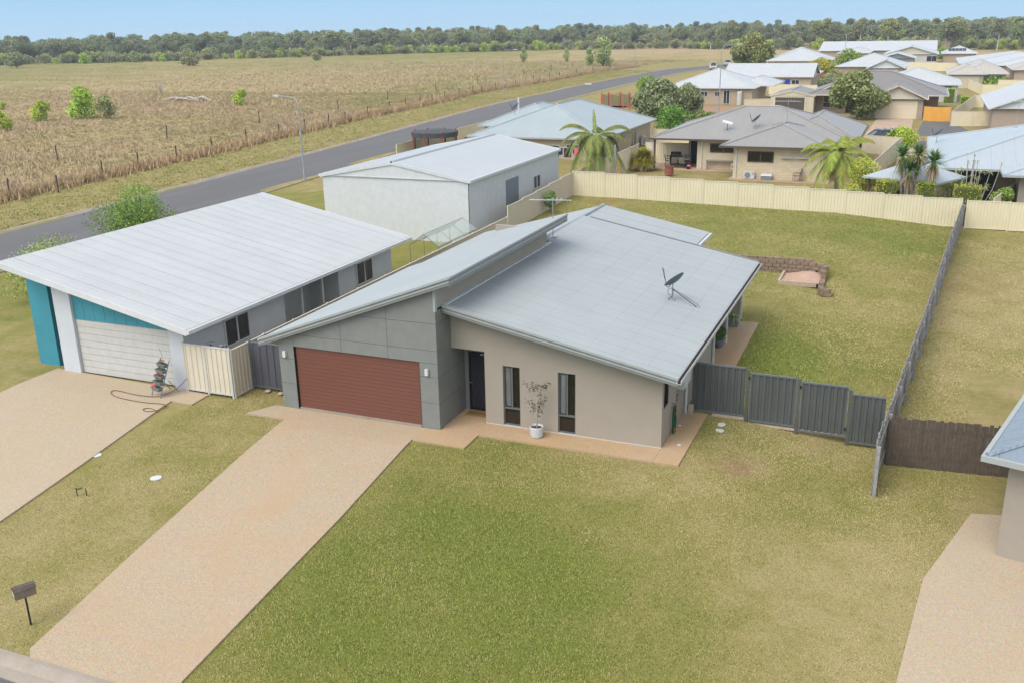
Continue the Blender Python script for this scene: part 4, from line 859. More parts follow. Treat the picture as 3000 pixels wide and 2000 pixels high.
# ---- far woodland: one mass behind, tall individual gums in front of it
def woodland():
    r = np.random.default_rng(21); pts = []; e = np.array([(-520, 215), (-373, 305), (-313, 348), (-256, 405), (-190, 470), (-97, 472), (0, 430), (60, 400), (160, 380), (330, 400)])
    s = np.concatenate([[0], np.cumsum(np.linalg.norm(np.diff(e, axis=0), axis=1))]); tot = s[-1]
    while len(pts) < 2900:
        u = r.uniform(0, tot); x, y = np.interp(u, s, e[:, 0]), np.interp(u, s, e[:, 1]); d = V(x, y)-CAM[:2]; d /= np.linalg.norm(d); k = r.uniform(0, 1)**1.5*250+4; pts.append((x+d[0]*k, y+d[1]*k, 0 if k > 16 else 1))
    for i in range(240): 
        u = r.uniform(0, tot*.72); x, y = np.interp(u, s, e[:, 0]), np.interp(u, s, e[:, 1]); d = V(x, y)-CAM[:2]; d /= np.linalg.norm(d); pts.append((x+d[0]*r.uniform(-3, 9), y+d[1]*r.uniform(-3, 9), 1))
    me = bpy.data.meshes.new('woodland'); me.from_pydata([(x, y, 0.) for x, y, _ in pts], [], [])
    a = me.attributes.new('small', 'FLOAT', 'POINT'); a.data.foreach_set('value', [float(q[2]) for q in pts])
    o = tag(link('woodland', me), 'continuous grey-green eucalyptus woodland along the horizon', 'woodland', kind='stuff')
    ng = bpy.data.node_groups.new('woodland', 'GeometryNodeTree'); ng.interface.new_socket('Geometry', in_out='INPUT', socket_type='NodeSocketGeometry'); ng.interface.new_socket('Geometry', in_out='OUTPUT', socket_type='NodeSocketGeometry')
    gi, go = ng.nodes.new('NodeGroupInput'), ng.nodes.new('NodeGroupOutput'); L = ng.links
    def branch(src, keys, lo, hi, seed):
        gin = ng.nodes.new('GeometryNodeGeometryToInstance')
        for k in keys:
            jt = ng.nodes.new('GeometryNodeJoinGeometry')
            for part in PROTO[k]:
                oi = ng.nodes.new('GeometryNodeObjectInfo'); oi.inputs[0].default_value = part; oi.transform_space = 'ORIGINAL'; L.new(oi.outputs['Geometry'], jt.inputs[0])
            ti = ng.nodes.new('GeometryNodeGeometryToInstance'); L.new(jt.outputs[0], ti.inputs[0]); L.new(ti.outputs[0], gin.inputs[0])
        # gin would nest; feed the picks straight into a join of instances instead
        jn = ng.nodes.new('GeometryNodeJoinGeometry')
        for l in list(gin.inputs[0].links): L.new(l.from_socket, jn.inputs[0])
        ng.nodes.remove(gin)
        ip = ng.nodes.new('GeometryNodeInstanceOnPoints'); ip.inputs['Pick Instance'].default_value = True; L.new(src, ip.inputs['Points']); L.new(jn.outputs[0], ip.inputs['Instance'])
        ri = ng.nodes.new('FunctionNodeRandomValue'); ri.data_type = 'INT'; ri.inputs[4].default_value = 0; ri.inputs[5].default_value = len(keys)-1; ri.inputs['Seed'].default_value = seed; L.new(ri.outputs[2], ip.inputs['Instance Index'])
        rr = ng.nodes.new('FunctionNodeRandomValue'); rr.data_type = 'FLOAT'; rr.inputs[2].default_value = 0; rr.inputs[3].default_value = 6.28; rr.inputs['Seed'].default_value = seed+1
        cx = ng.nodes.new('ShaderNodeCombineXYZ'); L.new(rr.outputs[1], cx.inputs[2]); L.new(cx.outputs[0], ip.inputs['Rotation'])
        rs = ng.nodes.new('FunctionNodeRandomValue'); rs.data_type = 'FLOAT'; rs.inputs[2].default_value = lo; rs.inputs[3].default_value = hi; rs.inputs['Seed'].default_value = seed+2; pw_ = ng.nodes.new('ShaderNodeMath'); pw_.operation = 'POWER'; pw_.inputs[1].default_value = 2.0; rs.inputs[2].default_value = 0; rs.inputs[3].default_value = 1; L.new(rs.outputs[1], pw_.inputs[0]); mr_ = ng.nodes.new('ShaderNodeMapRange'); mr_.inputs[3].default_value = lo; mr_.inputs[4].default_value = hi; L.new(pw_.outputs[0], mr_.inputs[0]); L.new(mr_.outputs[0], ip.inputs['Scale'])
        return ip.outputs[0]
    na = ng.nodes.new('GeometryNodeInputNamedAttribute'); na.data_type = 'FLOAT'; na.inputs[0].default_value = 'small'
    cmp_ = ng.nodes.new('FunctionNodeCompare'); cmp_.data_type = 'FLOAT'; cmp_.operation = 'GREATER_THAN'; cmp_.inputs[1].default_value = .5; L.new(na.outputs[0], cmp_.inputs[0])
    sg = ng.nodes.new('GeometryNodeSeparateGeometry'); sg.domain = 'POINT'; L.new(gi.outputs[0], sg.inputs[0]); L.new(cmp_.outputs[0], sg.inputs[1])
    j = ng.nodes.new('GeometryNodeJoinGeometry'); L.new(branch(sg.outputs[1], ('gum_a', 'gum_b', 'gum_c', 'gum_d', 'gum_e'), .72, 1.38, 3), j.inputs[0]); L.new(branch(sg.outputs[0], ('bush_a', 'bush_b', 'bush_c', 'bush_a'), .9, 2.0, 9), j.inputs[0])
    L.new(j.outputs[0], go.inputs[0]); md = o.modifiers.new('woodland', 'NODES'); md.node_group = ng
PROTO = {}
def keep(k, t): PROTO[k] = [c for c in t.children]; return t
def far(px, py): return at(px, py, z=.0)
def gum(px, py, key, h, label, cat='tree', **k):
    p = far(px, py); return keep(key, plant('gum_tree' if key.startswith('gum') else 'bush', label, cat, (p[0], p[1], gz(p[0], p[1])), T[key], h/(10 if key.startswith('gum') else 3), random.uniform(0, 6), **k))
gum(78, 152, 'gum_a', 12.5, 'tall spreading gum rising over the woodland at the far left')
gum(520, 168, 'gum_c', 11.5, 'broad-crowned gum standing above the woodland behind the paddock'); gum(680, 165, 'gum_b', 11.5, 'dark round-topped gum left of centre on the skyline'); gum(880, 165, 'gum_d', 12, 'narrow dark gum poking above the skyline left of centre')
gum(1355, 150, 'gum_d', 12.5, 'tallest narrow gum on the skyline above the paddock road lamp'); gum(2082, 146, 'gum_b', 10.5, 'pale straight-trunked gum at the edge of the dry paddock'); gum(1825, 147, 'gum_a', 11, 'white-limbed bare-trunked gum near the third street lamp')
gum(2790, 150, 'gum_c', 13.5, 'large leaning gum behind the right-hand roofs'); gum(2600, 150, 'gum_e', 13, 'wide airy gum behind the long white roof'); gum(2920, 150, 'gum_d', 12, 'thin-crowned gum at the far right of the skyline')
gum(2315, 146, 'gum_c', 8.2, 'dense rounded tree behind the big brown-green street tree')
gum(50, 200, 'bush_c', 6.5, 'grey domed shrub at the left end of the far scrub', 'shrub'); gum(250, 188, 'bush_b', 5.5, 'lime green scrub tree at the far paddock edge, left', 'shrub')
gum(400, 184, 'bush_a', 5.5, 'rounded olive shrub in the far scrub line', 'shrub')
woodland()
def ptree(px, py, key, hpx, label, name='tree', cat='tree', wide=1.):
    """paddock plant whose base is at a pixel and whose height spans hpx photo pixels"""
    p = GP(px, py); dist = np.linalg.norm(p-CAM); h = hpx*dist/F; k = h/(10 if key.startswith('gum') else 8 if key == 'willow' else 3)
    return plant(name, label, cat, p, T[key], k*wide, random.uniform(0, 6), sz=k)
ptree(121, 355, 'bush_b', 56, 'rounded bright green bush, second from the left in the paddock', 'bush', 'shrub'); ptree(245, 348, 'bush_b', 90, 'tallest bright lime bush in the left paddock', 'bush', 'shrub', .85)
ptree(310, 349, 'bush_a', 68, 'dull grey-green bush right of the tall lime bush', 'bush', 'shrub', .7); ptree(704, 309, 'bush_b', 48, 'small lone lime bush in the middle of the paddock', 'bush', 'shrub', .85)
ptree(12, 384, 'bush_b', 54, 'bright green bush cut by the left edge of the picture', 'bush', 'shrub'); ptree(8, 322, 'bush_b', 20, 'small low green bush at the left edge above another', 'bush', 'shrub')
T['willow'] = tree_meshes('willow', 15, 8, 6.5, .8, 18, 2200, .26, [(.23, .28, .10), (.28, .33, .12), (.17, .21, .08)], 'bark', cr=(.2, .3))
ptree(1765, 195, 'willow', 84, 'tall willowy green tree standing in the paddock by the road bend'); ptree(1728, 194, 'willow', 55, 'shorter willowy tree left of the tall one by the road bend', wide=.7)
ptree(1534, 184, 'willow', 44, 'small thin willowy tree in the paddock centre', wide=.6); ptree(1659, 183, 'willow', 40, 'small willowy sapling left of the paddock trees', wide=.55)
ptree(555, 195, 'bush_a', 28, 'scrubby clump on a mound in the far paddock', 'bush', 'shrub', 1.6); ptree(925, 180, 'bush_a', 26, 'tiny scrub bush on the far paddock rim', 'bush', 'shrub')
dead = thing('dead_shrub', 'bare grey leafless shrub in the middle of the paddock', 'shrub', GP(472, 276)); m = MB(); r = np.random.default_rng(2)
for i in range(22): a = r.uniform(0, 6.28); m.tube([(0, 0, 0), (.5*math.cos(a), .5*math.sin(a), 1.3), (1.3*math.cos(a+.3), 1.3*math.sin(a+.3), r.uniform(2., 3.6))], [.05, .03, .008], 4)
m.build('branches', 'bark_pale', dead, False)
lg = thing('fallen_logs', 'weathered fallen logs heaped on rough ground in the paddock', 'logs', GP(560, 298))
for i in range(5): a = r.uniform(-.5, .5); x = r.uniform(-4, 4); MB().tube([(x-2.2, a*2, .25), (x, 0, .5+.1*i), (x+2.4, a*-2+.4, .2)], [.18, .24, .12], 6).build('log', 'bark_pale', lg, False)

# ================================================================== HOUSES
def hip_roof(root, x0, x1, y0, y1, ze, pitch, mat, kind='hip', cap=None, gut='gutter_pale', over=.45, gmat=None, wall=None, zb=0.):
    """roof over an eave rectangle: hip, gable_y (gable ends face +-y) or gable_x; with gutters, hip caps and walls below"""
    m = MB(); cx, cy = (x0+x1)/2, (y0+y1)/2; hx, hy = (x1-x0)/2, (y1-y0)/2
    if kind == 'hip':
        if hx >= hy: zr = ze+hy*pitch; A, B_ = (x0+hy, cy, zr), (x1-hy, cy, zr)
        else: zr = ze+hx*pitch; A, B_ = (cx, y0+hx, zr), (cx, y1-hx, zr)
    elif kind == 'gable_y': zr = ze+hx*pitch; A, B_ = (cx, y0, zr), (cx, y1, zr)
    else: zr = ze+hy*pitch; A, B_ = (x0, cy, zr), (x1, cy, zr)
    a, b, c, d = (x0, y0, ze), (x1, y0, ze), (x1, y1, ze), (x0, y1, ze)
    lines = []
    if kind == 'hip' and hx >= hy: m.add([a, b, c, d, A, B_], [(0, 1, 5, 4), (1, 2, 5), (2, 3, 4, 5), (3, 0, 4)]); lines = [(a, A), (d, A), (b, B_), (c, B_), (A, B_)]
    elif kind == 'hip': m.add([a, b, c, d, A, B_], [(0, 1, 4), (1, 2, 5, 4), (2, 3, 5), (3, 0, 4, 5)]); lines = [(a, A), (b, A), (c, B_), (d, B_), (A, B_)]
    elif kind == 'gable_y': m.add([a, b, c, d, A, B_], [(1, 2, 5, 4), (3, 0, 4, 5)]); lines = [(A, B_)]
    else: m.add([a, b, c, d, A, B_], [(0, 1, 5, 4), (2, 3, 4, 5)]); lines = [(A, B_)]
    rf = m.build('roof', mat, root)
    B((x0+.02, y0+.02, ze-.05), (x1-.02, y1-.02, ze-.02)).build('eave_lining', 'offwhite', rf)
    for p, q in lines:
        if np.linalg.norm(V(*p)-V(*q)) > .2: MB().tube([V(*p)+V(0, 0, .015), V(*q)+V(0, 0, .015)], .075, 6).build('ridge_cap', cap or mat, rf)
    w, h = .11, .14; sides = {'s': ((x0-w, y0-w), (x1+w, y0)), 'n': ((x0-w, y1), (x1+w, y1+w)), 'w': ((x0-w, y0), (x0, y1)), 'e': ((x1, y0), (x1+w, y1))}
    for k in ('snwe' if kind == 'hip' else 'we' if kind == 'gable_y' else 'sn'):
        (u0, v0), (u1, v1) = sides[k]; B((u0, v0, ze-.13), (u1, v1, ze+.015)).build('gutter', gut, rf)
    if kind == 'gable_y':
        for yy, dy in ((y0, 1), (y1, -1)):
            MB().prism([(x0, yy, ze-.16), (cx, yy, zr-.16), (x1, yy, ze-.16), (x1, yy, ze+.04), (cx, yy, zr+.04), (x0, yy, ze+.04)], (0, .05*dy, 0)).build('barge_board', gut, rf)
            yw = yy+over*dy; MB().prism([(x0+over, yw, ze-.1), (x1-over, yw, ze-.1), (cx, yw, zr-over*pitch*.6)], (0, .08*dy, 0)).build('gable', gmat or 'gable_cream', root)
    if kind == 'gable_x':
        for xx, dx in ((x0, 1), (x1, -1)):
            MB().prism([(xx, y0, ze-.16), (xx, cy, zr-.16), (xx, y1, ze-.16), (xx, y1, ze+.04), (xx, cy, zr+.04), (xx, y0, ze+.04)], (.05*dx, 0, 0)).build('barge_board', gut, rf)
            xw = xx+over*dx; MB().prism([(xw, y0+over, ze-.1), (xw, y1-over, ze-.1), (xw, cy, zr-over*pitch*.6)], (.08*dx, 0, 0)).build('gable', gmat or 'gable_cream', root)
    if wall:
        k = over; B((x0+k, y0+k, zb-.3), (x1-k, y1-k, ze-.055)).build('wall', wall, root)
    return rf
def window(root, face, c, pos, z0, w, h, mull=1, frame='white', pane='glass_blue', rows=0):
    """face 's','e','w': wall plane coordinate c, pos along the wall (left edge), sill height"""
    m = MB(); f = .06
    def bx(a0, a1, b0, b1, d0, d1):
        if face == 's': return ((a0, c-d1, b0), (a1, c-d0, b1))
        if face == 'e': return ((c+d0, a0, b0), (c+d1, a1, b1))
        return ((c-d1, a0, b0), (c-d0, a1, b1))
    for a0, a1, b0, b1 in [(pos, pos+f, z0, z0+h), (pos+w-f, pos+w, z0, z0+h), (pos+f, pos+w-f, z0, z0+f), (pos+f, pos+w-f, z0+h-f, z0+h)]+[(pos+w*k/(mull+1)-f/2, pos+w*k/(mull+1)+f/2, z0+f, z0+h-f) for k in range(1, mull+1)]+([(pos+f, pos+w-f, z0+h*.38, z0+h*.38+f)] if rows else []):
        m.box(*bx(a0, a1, b0, b1, .002, .06))
    o = m.build('window', frame, root); MB().box(*bx(pos+.02, pos+w-.02, z0+.02, z0+h-.02, .004, .02)).build('pane', pane, o); return o
def roller_door(root, x0, x1, y, z0, z1, mat, n=8, frame=None):
    d = B((x0, y-.03, z0), (x1, y+.02, z1)).build('garage_door', mat, root); h = (z1-z0)/n
    for i in range(n): B((x0+.03, y-.05, z0+i*h+.012), (x1-.03, y-.031, z0+(i+1)*h-.012)).build('door_slat', mat, d)
    if frame:
        for a, b in ((x0-.12, x0-.005), (x1+.005, x1+.12)): B((a, y-.06, z0), (b, y+.02, z1+.1)).build('door_frame', frame, root)
        B((x0-.005, y-.06, z1+.005), (x1+.005, y+.02, z1+.1)).build('door_frame', frame, root)
# ---- white neighbour on the left
nb = thing('house', 'long white house with a white skillion roof and teal panels left of the driveway', 'house', (-14, 6, 0))
NZ = lambda x: 2.54+.208*(-9.56-x)
nr = MB().prism([(-18.2, -.45, NZ(-18.2)-.05), (-9.6, -.45, NZ(-9.6)-.05), (-9.6, 15.9, NZ(-9.6)-.05), (-18.2, 15.9, NZ(-18.2)-.05)], (0, 0, -.08)).build('roof', 'white', nb)
me_n = sheet_mesh(.762, -8.74, NZ(-18.3)-NZ(-9.56)).mesh('roof_sheet', 'roof_white')
for i in range(22): inst(me_n, 'roof_sheet', nr, (-9.56+14, -.5+i*.747-6, NZ(-9.56)+.0015*(i % 2)))
for y in (-.5, 15.9): MB().prism([(-18.3, y, NZ(-18.3)-.2), (-9.56, y, NZ(-9.56)-.2), (-9.56, y, NZ(-9.56)+.03), (-18.3, y, NZ(-18.3)+.03)], (0, .04 if y > 0 else -.04, 0)).build('barge_board', 'white', nb)
B((-9.56, -.54, 2.40), (-9.44, 15.9, 2.53)).build('gutter', 'white', nb)
MB().prism([(-11.05, .18, -.05), (-10.38, .18, -.05), (-10.38, .18, NZ(-10.38)-.14), (-11.05, .18, NZ(-11.05)-.14)], (0, .35, 0)).build('front_pier', 'render_white', nb)
MB().prism([(-16.5, .18, -.05), (-15.65, .18, -.05), (-15.65, .18, NZ(-15.65)-.14), (-16.5, .18, NZ(-16.5)-.14)], (0, .35, 0)).build('front_pier', 'render_white', nb)
roller_door(nb, -15.64, -11.06, .36, .0, 2.13, 'offwhite', 8)
for i in range(9):
    x0, x1 = -15.64+i*.509, -15.64+(i+1)*.509-.012
    MB().prism([(x0, .30, 2.145), (x1, .30, 2.145), (x1, .30, NZ(x1)-.15), (x0, .30, NZ(x0)-.15)], (0, .08, 0)).build('teal_panel', 'teal', nb)
MB().prism([(-18.25, .6, -.05), (-17.2, .6, -.05), (-17.2, .6, NZ(-17.2)-.14), (-18.25, .6, NZ(-18.25)-.14)], (0, .2, 0)).build('entry_wall', 'teal', nb)
B((-17.2, 1.9, 0), (-16.5, 2.0, 2.2)).build('front_door', 'door_brown', nb)
MB().box((-10.55, .53, -.05), (-10.38, 6.2, 2.56)).box((-12.2, 6.2, -.05), (-10.4, 6.35, 2.7)).box((-12.2, 6.35, -.05), (-12.05, 10.5, 2.8)).box((-12.2, 10.5, -.05), (-10.38, 10.65, 2.7)).box((-10.55, 10.65, -.05), (-10.38, 15.4, 2.56)).box((-18., 15.3, -.05), (-10.5, 15.45, 2.6)).box((-18.2, .8, -.05), (-18.0, 15.4, 4.0)).build('wall', 'render_white', nb)
for y in (7.6, 9.2): B((-10.5, y, 0), (-10.4, y+.1, 2.55)).build('post', 'white', nb)
for y in (12.0, 2.4): window(nb, 'e', -10.38, y, .9, 1.5, 1.1, 1)
# planter stand, hose, gas bottles
ps = thing('planter_stand', 'tiered grey plant stand holding five flower troughs beside a white garage', 'plant stand', (-10.95, -.5, .0), rad(-14))
for i in range(5):
    y, z = -.28+.085*i, .22+.2*i
    b_ = MB().prism([(-.24, y-.10, z+.14), (.24, y-.10, z+.14), (.24, y+.10, z+.14), (-.24, y+.10, z+.14)], (0, 0, -.02)).add([(-.24, y-.1, z+.14), (.24, y-.1, z+.14), (.24, y+.1, z+.14), (-.24, y+.1, z+.14), (-.19, y-.07, z), (.19, y-.07, z), (.19, y+.07, z), (-.19, y+.07, z)], [(0, 4, 5, 1), (1, 5, 6, 2), (2, 6, 7, 3), (3, 7, 4, 0), (4, 7, 6, 5)]).build('trough', 'pot_grey', ps, False)
    MB().box((-.21, y-.08, z+.142), (.21, y+.08, z+.150)).build('soil', 'soil', b_, False)
    foliage_ball(ps, 'flowers', (random.uniform(-.1, .1), y, z+.2), .13, .08, 26, .045, GREENS if i % 2 else [(.12, .2, .05), (.55, .05, .12)], 40+i)
for s in (-.26, .26): MB().bar((s, -.36, .0), (s, .20, 1.28), .025).build('upright', 'pot_grey', ps, False); MB().bar((s, .06, .55), (s, .42, .0), .025).build('brace', 'pot_grey', ps, False)
MB().tube([(0, .1, 1.2), (.03, .08, 1.5), (-.06, .06, 1.72)], .006, 4).build('stem', 'hose_green', ps, False)
hp = thing('garden_hose', 'thin brown hose trailing across the neighbouring driveway', 'hose', (-10.3, -.3, .02))
MB().tube(chaikin([(-10.30, .0, .5), (-10.42, -.4, .22), (-10.8, -.9, .03), (-11.8, -1.0, .02), (-13.2, -.8, .02), (-12.6, -1.4, .02), (-11.0, -1.5, .02), (-10.15, -1.3, .02), (-9.9, -1.6, .0), (-10.3, -2.1, -.01), (-10.7, -1.95, .0), (-10.5, -1.75, .0), (-10.05, -1.9, -.01)]), .013, 6).build('hose', 'hose_brown', hp)
for i, x in enumerate((-9.55, -9.02)):
    gb = thing('gas_bottle', ('left' if i == 0 else 'right')+' steel gas bottle behind the cream side gates', 'gas bottle', (x, .62, .0))
    MB().lathe((0, 0, 0), [(.17, 0), (.185, .06), (.185, 1.45), (.15, 1.58), (.05, 1.62)], 16).build('tank', 'steel', gb, False); MB().tube([(.12*math.cos(a), .12*math.sin(a), 1.74) for a in np.linspace(0, 6.28, 14)], .015, 5).build('collar', 'steel', gb, False)
    MB().tube([(0, 0, 1.6), (0, 0, 1.72)], .03, 6).build('valve', 'black', gb, False)
# big white shed
sh = thing('shed', 'big white ribbed steel shed with a low gable roof behind the left fence', 'shed', (-15, 31, .8))
hip_roof(sh, -20, -10.0, 24, 39.3, 4.10, .18, 'roof_shed', 'gable_y', gut='white', over=.06, gmat='white')
shp = rib_panel(15.1, 3.35, 'white', 'wall_sheet', .19)
B((-19.9, 24.1, .4), (-10.12, 39.2, 4.03)).build('wall', 'white', sh); inst(shp, 'wall_sheet', sh, (4.93, -6.9, -.05), (0, 0, rad(90)))
B((-10.09, 29.5, 1.0), (-10.04, 31.6, 3.3)).build('roller_door', 'pot_grey', sh); window(sh, 'e', -10.06, 34.2, 2.0, 1.3, .9, 1)
gh = thing('greenhouse', 'small plastic-covered greenhouse behind the left fence', 'greenhouse', (-10.1, 21, .2))
m = MB()
for y in (18.5, 20.1, 21.7, 23.3):
    for a, b in (((-11., y, .1), (-11., y, 1.5)), ((-9.3, y, .1), (-9.3, y, 1.5)), ((-11., y, 1.5), (-10.15, y, 2.1)), ((-9.3, y, 1.5), (-10.15, y, 2.1))): m.bar(a, b, .03)
for p in ((-11., 1.5), (-9.3, 1.5), (-10.15, 2.1)): m.bar((p[0], 18.5, p[1]), (p[0], 23.3, p[1]), .03)
m.build('frame', 'steel', gh); MB().quad((-9.28, 18.5, 1.52), (-9.28, 23.3, 1.52), (-10.15, 23.3, 2.13), (-10.15, 18.5, 2.13)).quad((-9.28, 18.5, .1), (-9.28, 23.3, .1), (-9.28, 23.3, 1.5), (-9.28, 18.5, 1.5)).quad((-11, 18.5, 1.52), (-10.15, 18.5, 2.13), (-10.15, 23.3, 2.13), (-11, 23.3, 1.52)).build('cover', 'film', gh)
# right neighbour: corner of a blue-grey roof
rn = thing('house', 'beige rendered house with a blue-grey roof at the right edge', 'house', (15.75, -1.7, -.6), 0)
hip_roof(rn, 15.75, 27, -1.7, 9, 2.35, .36, 'roof_steelblue', 'hip', gut='fascia_light', wall='render_beige', zb=-.8)
window(rn, 'w', 16.2, 2.0, .3, 1.8, 1.2, 1); rn.rotation_euler = (0, 0, rad(-15))
# ---- brick house behind the back fence
hb = thing('house', 'cream block house with a dark grey corrugated roof behind the back fence', 'house', (0, 62, .4))
hip_roof(hb, -8.0, 8.9, 56.95, 71, 3.0, .32, 'roof_grey', 'hip', gut='door_brown'); hip_roof(hb, -1.1, 7.4, 52.55, 63, 3.03, .32, 'roof_grey', 'hip', gut='door_brown'); hip_roof(hb, 1.7, 9.0, 59, 71.6, 3.02, .44, 'roof_grey', 'hip', gut='door_brown')
MB().box((-.12, 53.15, .2), (6.95, 60, 2.96)).box((-4.0, 57.6, .2), (-.12, 70, 2.95)).box((-5.4, 60.6, .2), (-4.0, 70.5, 2.95)).box((6.95, 60, .2), (8.5, 70.4, 2.94)).build('wall', 'brick_cream', hb)
window(hb, 's', 53.15, 1.0, 1.75, 2.05, .85, 1, 'door_brown', 'glass_dark'); window(hb, 's', 57.6, -2.9, 1.85, 2.3, .75, 1, 'door_brown', 'glass_dark')
sd_ = B((-4.03, 58.2, .42), (-4.0, 60.3, 2.55)).build('sliding_door', 'black', hb); B((-5.2, 60.57, .42), (-4.2, 60.6, 2.5)).build('screen_door', 'black', hb)
B((-7.75, 57.25, .42), (-7.6, 57.4, 2.95)).build('post', 'timber_post', hb); B((-7.88, 57.1, .42), (-7.8, 57.2, 2.95)).build('downpipe', 'white', hb)
for x in (.12, 6.75): MB().tube([(x, 53.08, .42), (x, 53.08, 2.7), (x, 52.7, 2.9)], .05, 8).build('downpipe', 'white', hb)
MB().tube([(-3.6, 57.53, .42), (-3.6, 57.53, 2.9)], .05, 8).build('downpipe', 'white', hb)
for i, (x0, x1) in enumerate(((3.6, 4.6), (4.75, 5.9))): B((x0, 52.9, 2.15), (x1, 53.14, 2.2)).build('wall_shelf', 'offwhite', hb)
def ac(label, x, y, z, w=.85, h=.62, rz=0):
    t = thing('air_conditioner', label, 'air conditioner', (x, y, z), rz)
    MB().box((-w/2, -.15, .05), (w/2, .15, h)).build('casing', 'offwhite', t, False); MB().box((-w/2+.05, -.12, 0), (-w/2+.12, .12, .05)).box((w/2-.12, -.12, 0), (w/2-.05, .12, .05)).build('feet', 'black', t, False)
    m = MB(); m.tube([(-w*.12, -.151, h*.52), (-w*.12, -.16, h*.52)], h*.38, 20); m.build('fan_grille', 'pot_grey', t, False)
    MB().box((w*.30, -.156, h*.6), (w*.44, -.151, h*.86)).build('panel', 'steel', t, False); return t
ac('cream air conditioner unit on the ground by the block wall', 1.25, 52.85, .42); ac('air conditioner unit set back beside a bench under the eave', -.55, 57.3, .42)
bx_ = thing('storage_box', 'grey plastic storage box on the paving by the block wall', 'box', (2.65, 52.75, .42)); B((-.42, -.25, 0), (.42, .25, .34)).build('tub', 'pot_grey', bx_, False); MB().prism([(-.44, -.27, .34), (.44, -.27, .34), (.40, -.22, .46), (-.40, -.22, .46)], (0, .5, 0)).build('lid', 'cover_white', bx_, False)
def chair(label, x, y, z, rz, group=None, name='patio_chair'):
    t = thing(name, label, 'chair', (x, y, z), rz, group)
    B((-.26, -.25, .42), (.26, .25, .45)).build('seat', 'chair_mesh', t, False); MB().prism([(-.26, .25, .45), (.26, .25, .45), (.26, .38, .98), (-.26, .38, .98)], (0, .02, 0)).build('backrest', 'chair_mesh', t, False)
    for sx in (-.26, .26):
        MB().tube([(sx, -.27, 0), (sx, -.25, .64)], .014, 5).build('leg', 'black', t, False); MB().tube([(sx, .30, 0), (sx, .25, .45), (sx, .39, 1.0)], .014, 5).build('leg', 'black', t, False); MB().tube([(sx, -.25, .64), (sx, .30, .66)], .016, 5).build('armrest', 'black', t, False)
    return t
chair('lone mesh chair on the paving by the cream block wall', 5.0, 52.6, .42, rad(-70), name='garden_chair')
for x, y, a, lb_ in ((-6.0, 57.6, 200, 'brown mesh chair at the left front of the outdoor table'), (-5.2, 57.5, 170, 'brown mesh chair at the right front of the outdoor table'), (-6.7, 58.6, 100, 'brown mesh chair at the left end of the outdoor table'), (-5.0, 58.9, 20, 'brown mesh chair on the far side of the outdoor table')): chair(lb_, x, y, .42, rad(a), 'chairs round the outdoor table')
tb = thing('outdoor_table', 'glass-topped outdoor table under the patio roof', 'table', (-5.5, 58.2, .42)); B((-.8, -.5, .70), (.8, .5, .73)).build('tabletop', 'steel', tb, False)
for sx in (-.65, .65):
    for sy in (-.4, .4): MB().tube([(sx, sy, 0), (sx*.9, sy*.9, .7)], .018, 5).build('leg', 'black', tb, False)
bq = thing('barbecue', 'black hooded barbecue on a trolley under the patio roof', 'barbecue', (-6.3, 59.6, .42)); B((-.5, -.25, .1), (.5, .25, .75)).build('cabinet', 'black', bq, False); MB().prism([(-.42, -.28, .76), (-.42, -.28, .95), (-.42, -.12, 1.12), (-.42, .25, 1.12), (-.42, .25, .76)], (.84, 0, 0)).build('hood', 'charcoal', bq, False); B((-.85, -.22, .74), (-.52, .22, .77)).build('side_shelf', 'charcoal', bq, False); MB().tube([(-.3, -.34, .9), (.3, -.34, .9)], .015, 5).build('handle', 'steel', bq, False)
bn = thing('bench', 'narrow steel bench against the block wall', 'bench', (-1.9, 57.3, .42)); B((-1.25, -.2, .78), (1.25, .2, .82)).build('benchtop', 'steel', bn, False)
for sx in (-1.15, 1.15): B((sx-.03, -.15, 0), (sx+.03, .15, .78)).build('leg', 'steel', bn, False)
fp = thing('fire_drum', 'rusty brown drum on the dry grass behind the back fence', 'drum', (-5.35, 53.2, .5)); MB().lathe((0, 0, 0), [(.36, 0), (.38, .3), (.36, .62), (.38, .66), (.33, .66), (.33, .2)], 18).build('drum', 'terracotta', fp, False)
cr = thing('bucket', 'dark bucket with a red lid on the patio paving', 'bucket', (-4.6, 57.1, .42)); MB().lathe((0, 0, 0), [(.17, 0), (.22, .26)], 14).build('tub', 'charcoal', cr, False); MB().lathe((.05, 0, .26), [(.2, 0), (.14, .08), (.03, .1)], 12).build('lid', 'pink', cr, False)
p = at(*zB(1420, 425), z=4.0); dish('satellite_dish', 'grey satellite dish on the dark corrugated roof behind the fence', (p[0], p[1], 3+.32*(p[1]-56.95)), 'dish_grey', rad(170), 1.15, False)
p = at(*zB(1780, 430), z=4.3); antenna('tall antenna on the front wing of the dark corrugated roof', (3.4, 57.2, 4.35), 2.2, 1.9, 0, 'white')
p = at(*zB(1105, 385), z=4.3); st = thing('internet_dish', 'flat white rectangular dish on the dark corrugated roof', 'dish', (p[0], p[1], 3+.32*(p[1]-56.95))); MB().tube([(0, 0, 0), (0, 0, .55)], .025, 6).build('mast', 'charcoal', st, False); MB().prism([(-.42, -.15, .72), (.42, -.15, .52), (.42, .2, .66), (-.42, .2, .86)], (0, 0, -.05)).build('panel', 'white', st, False)
MB().tube([(-.25, -.2, 0), (0, 0, .12), (.25, -.2, 0)], .015, 5).build('feet', 'charcoal', st, False)
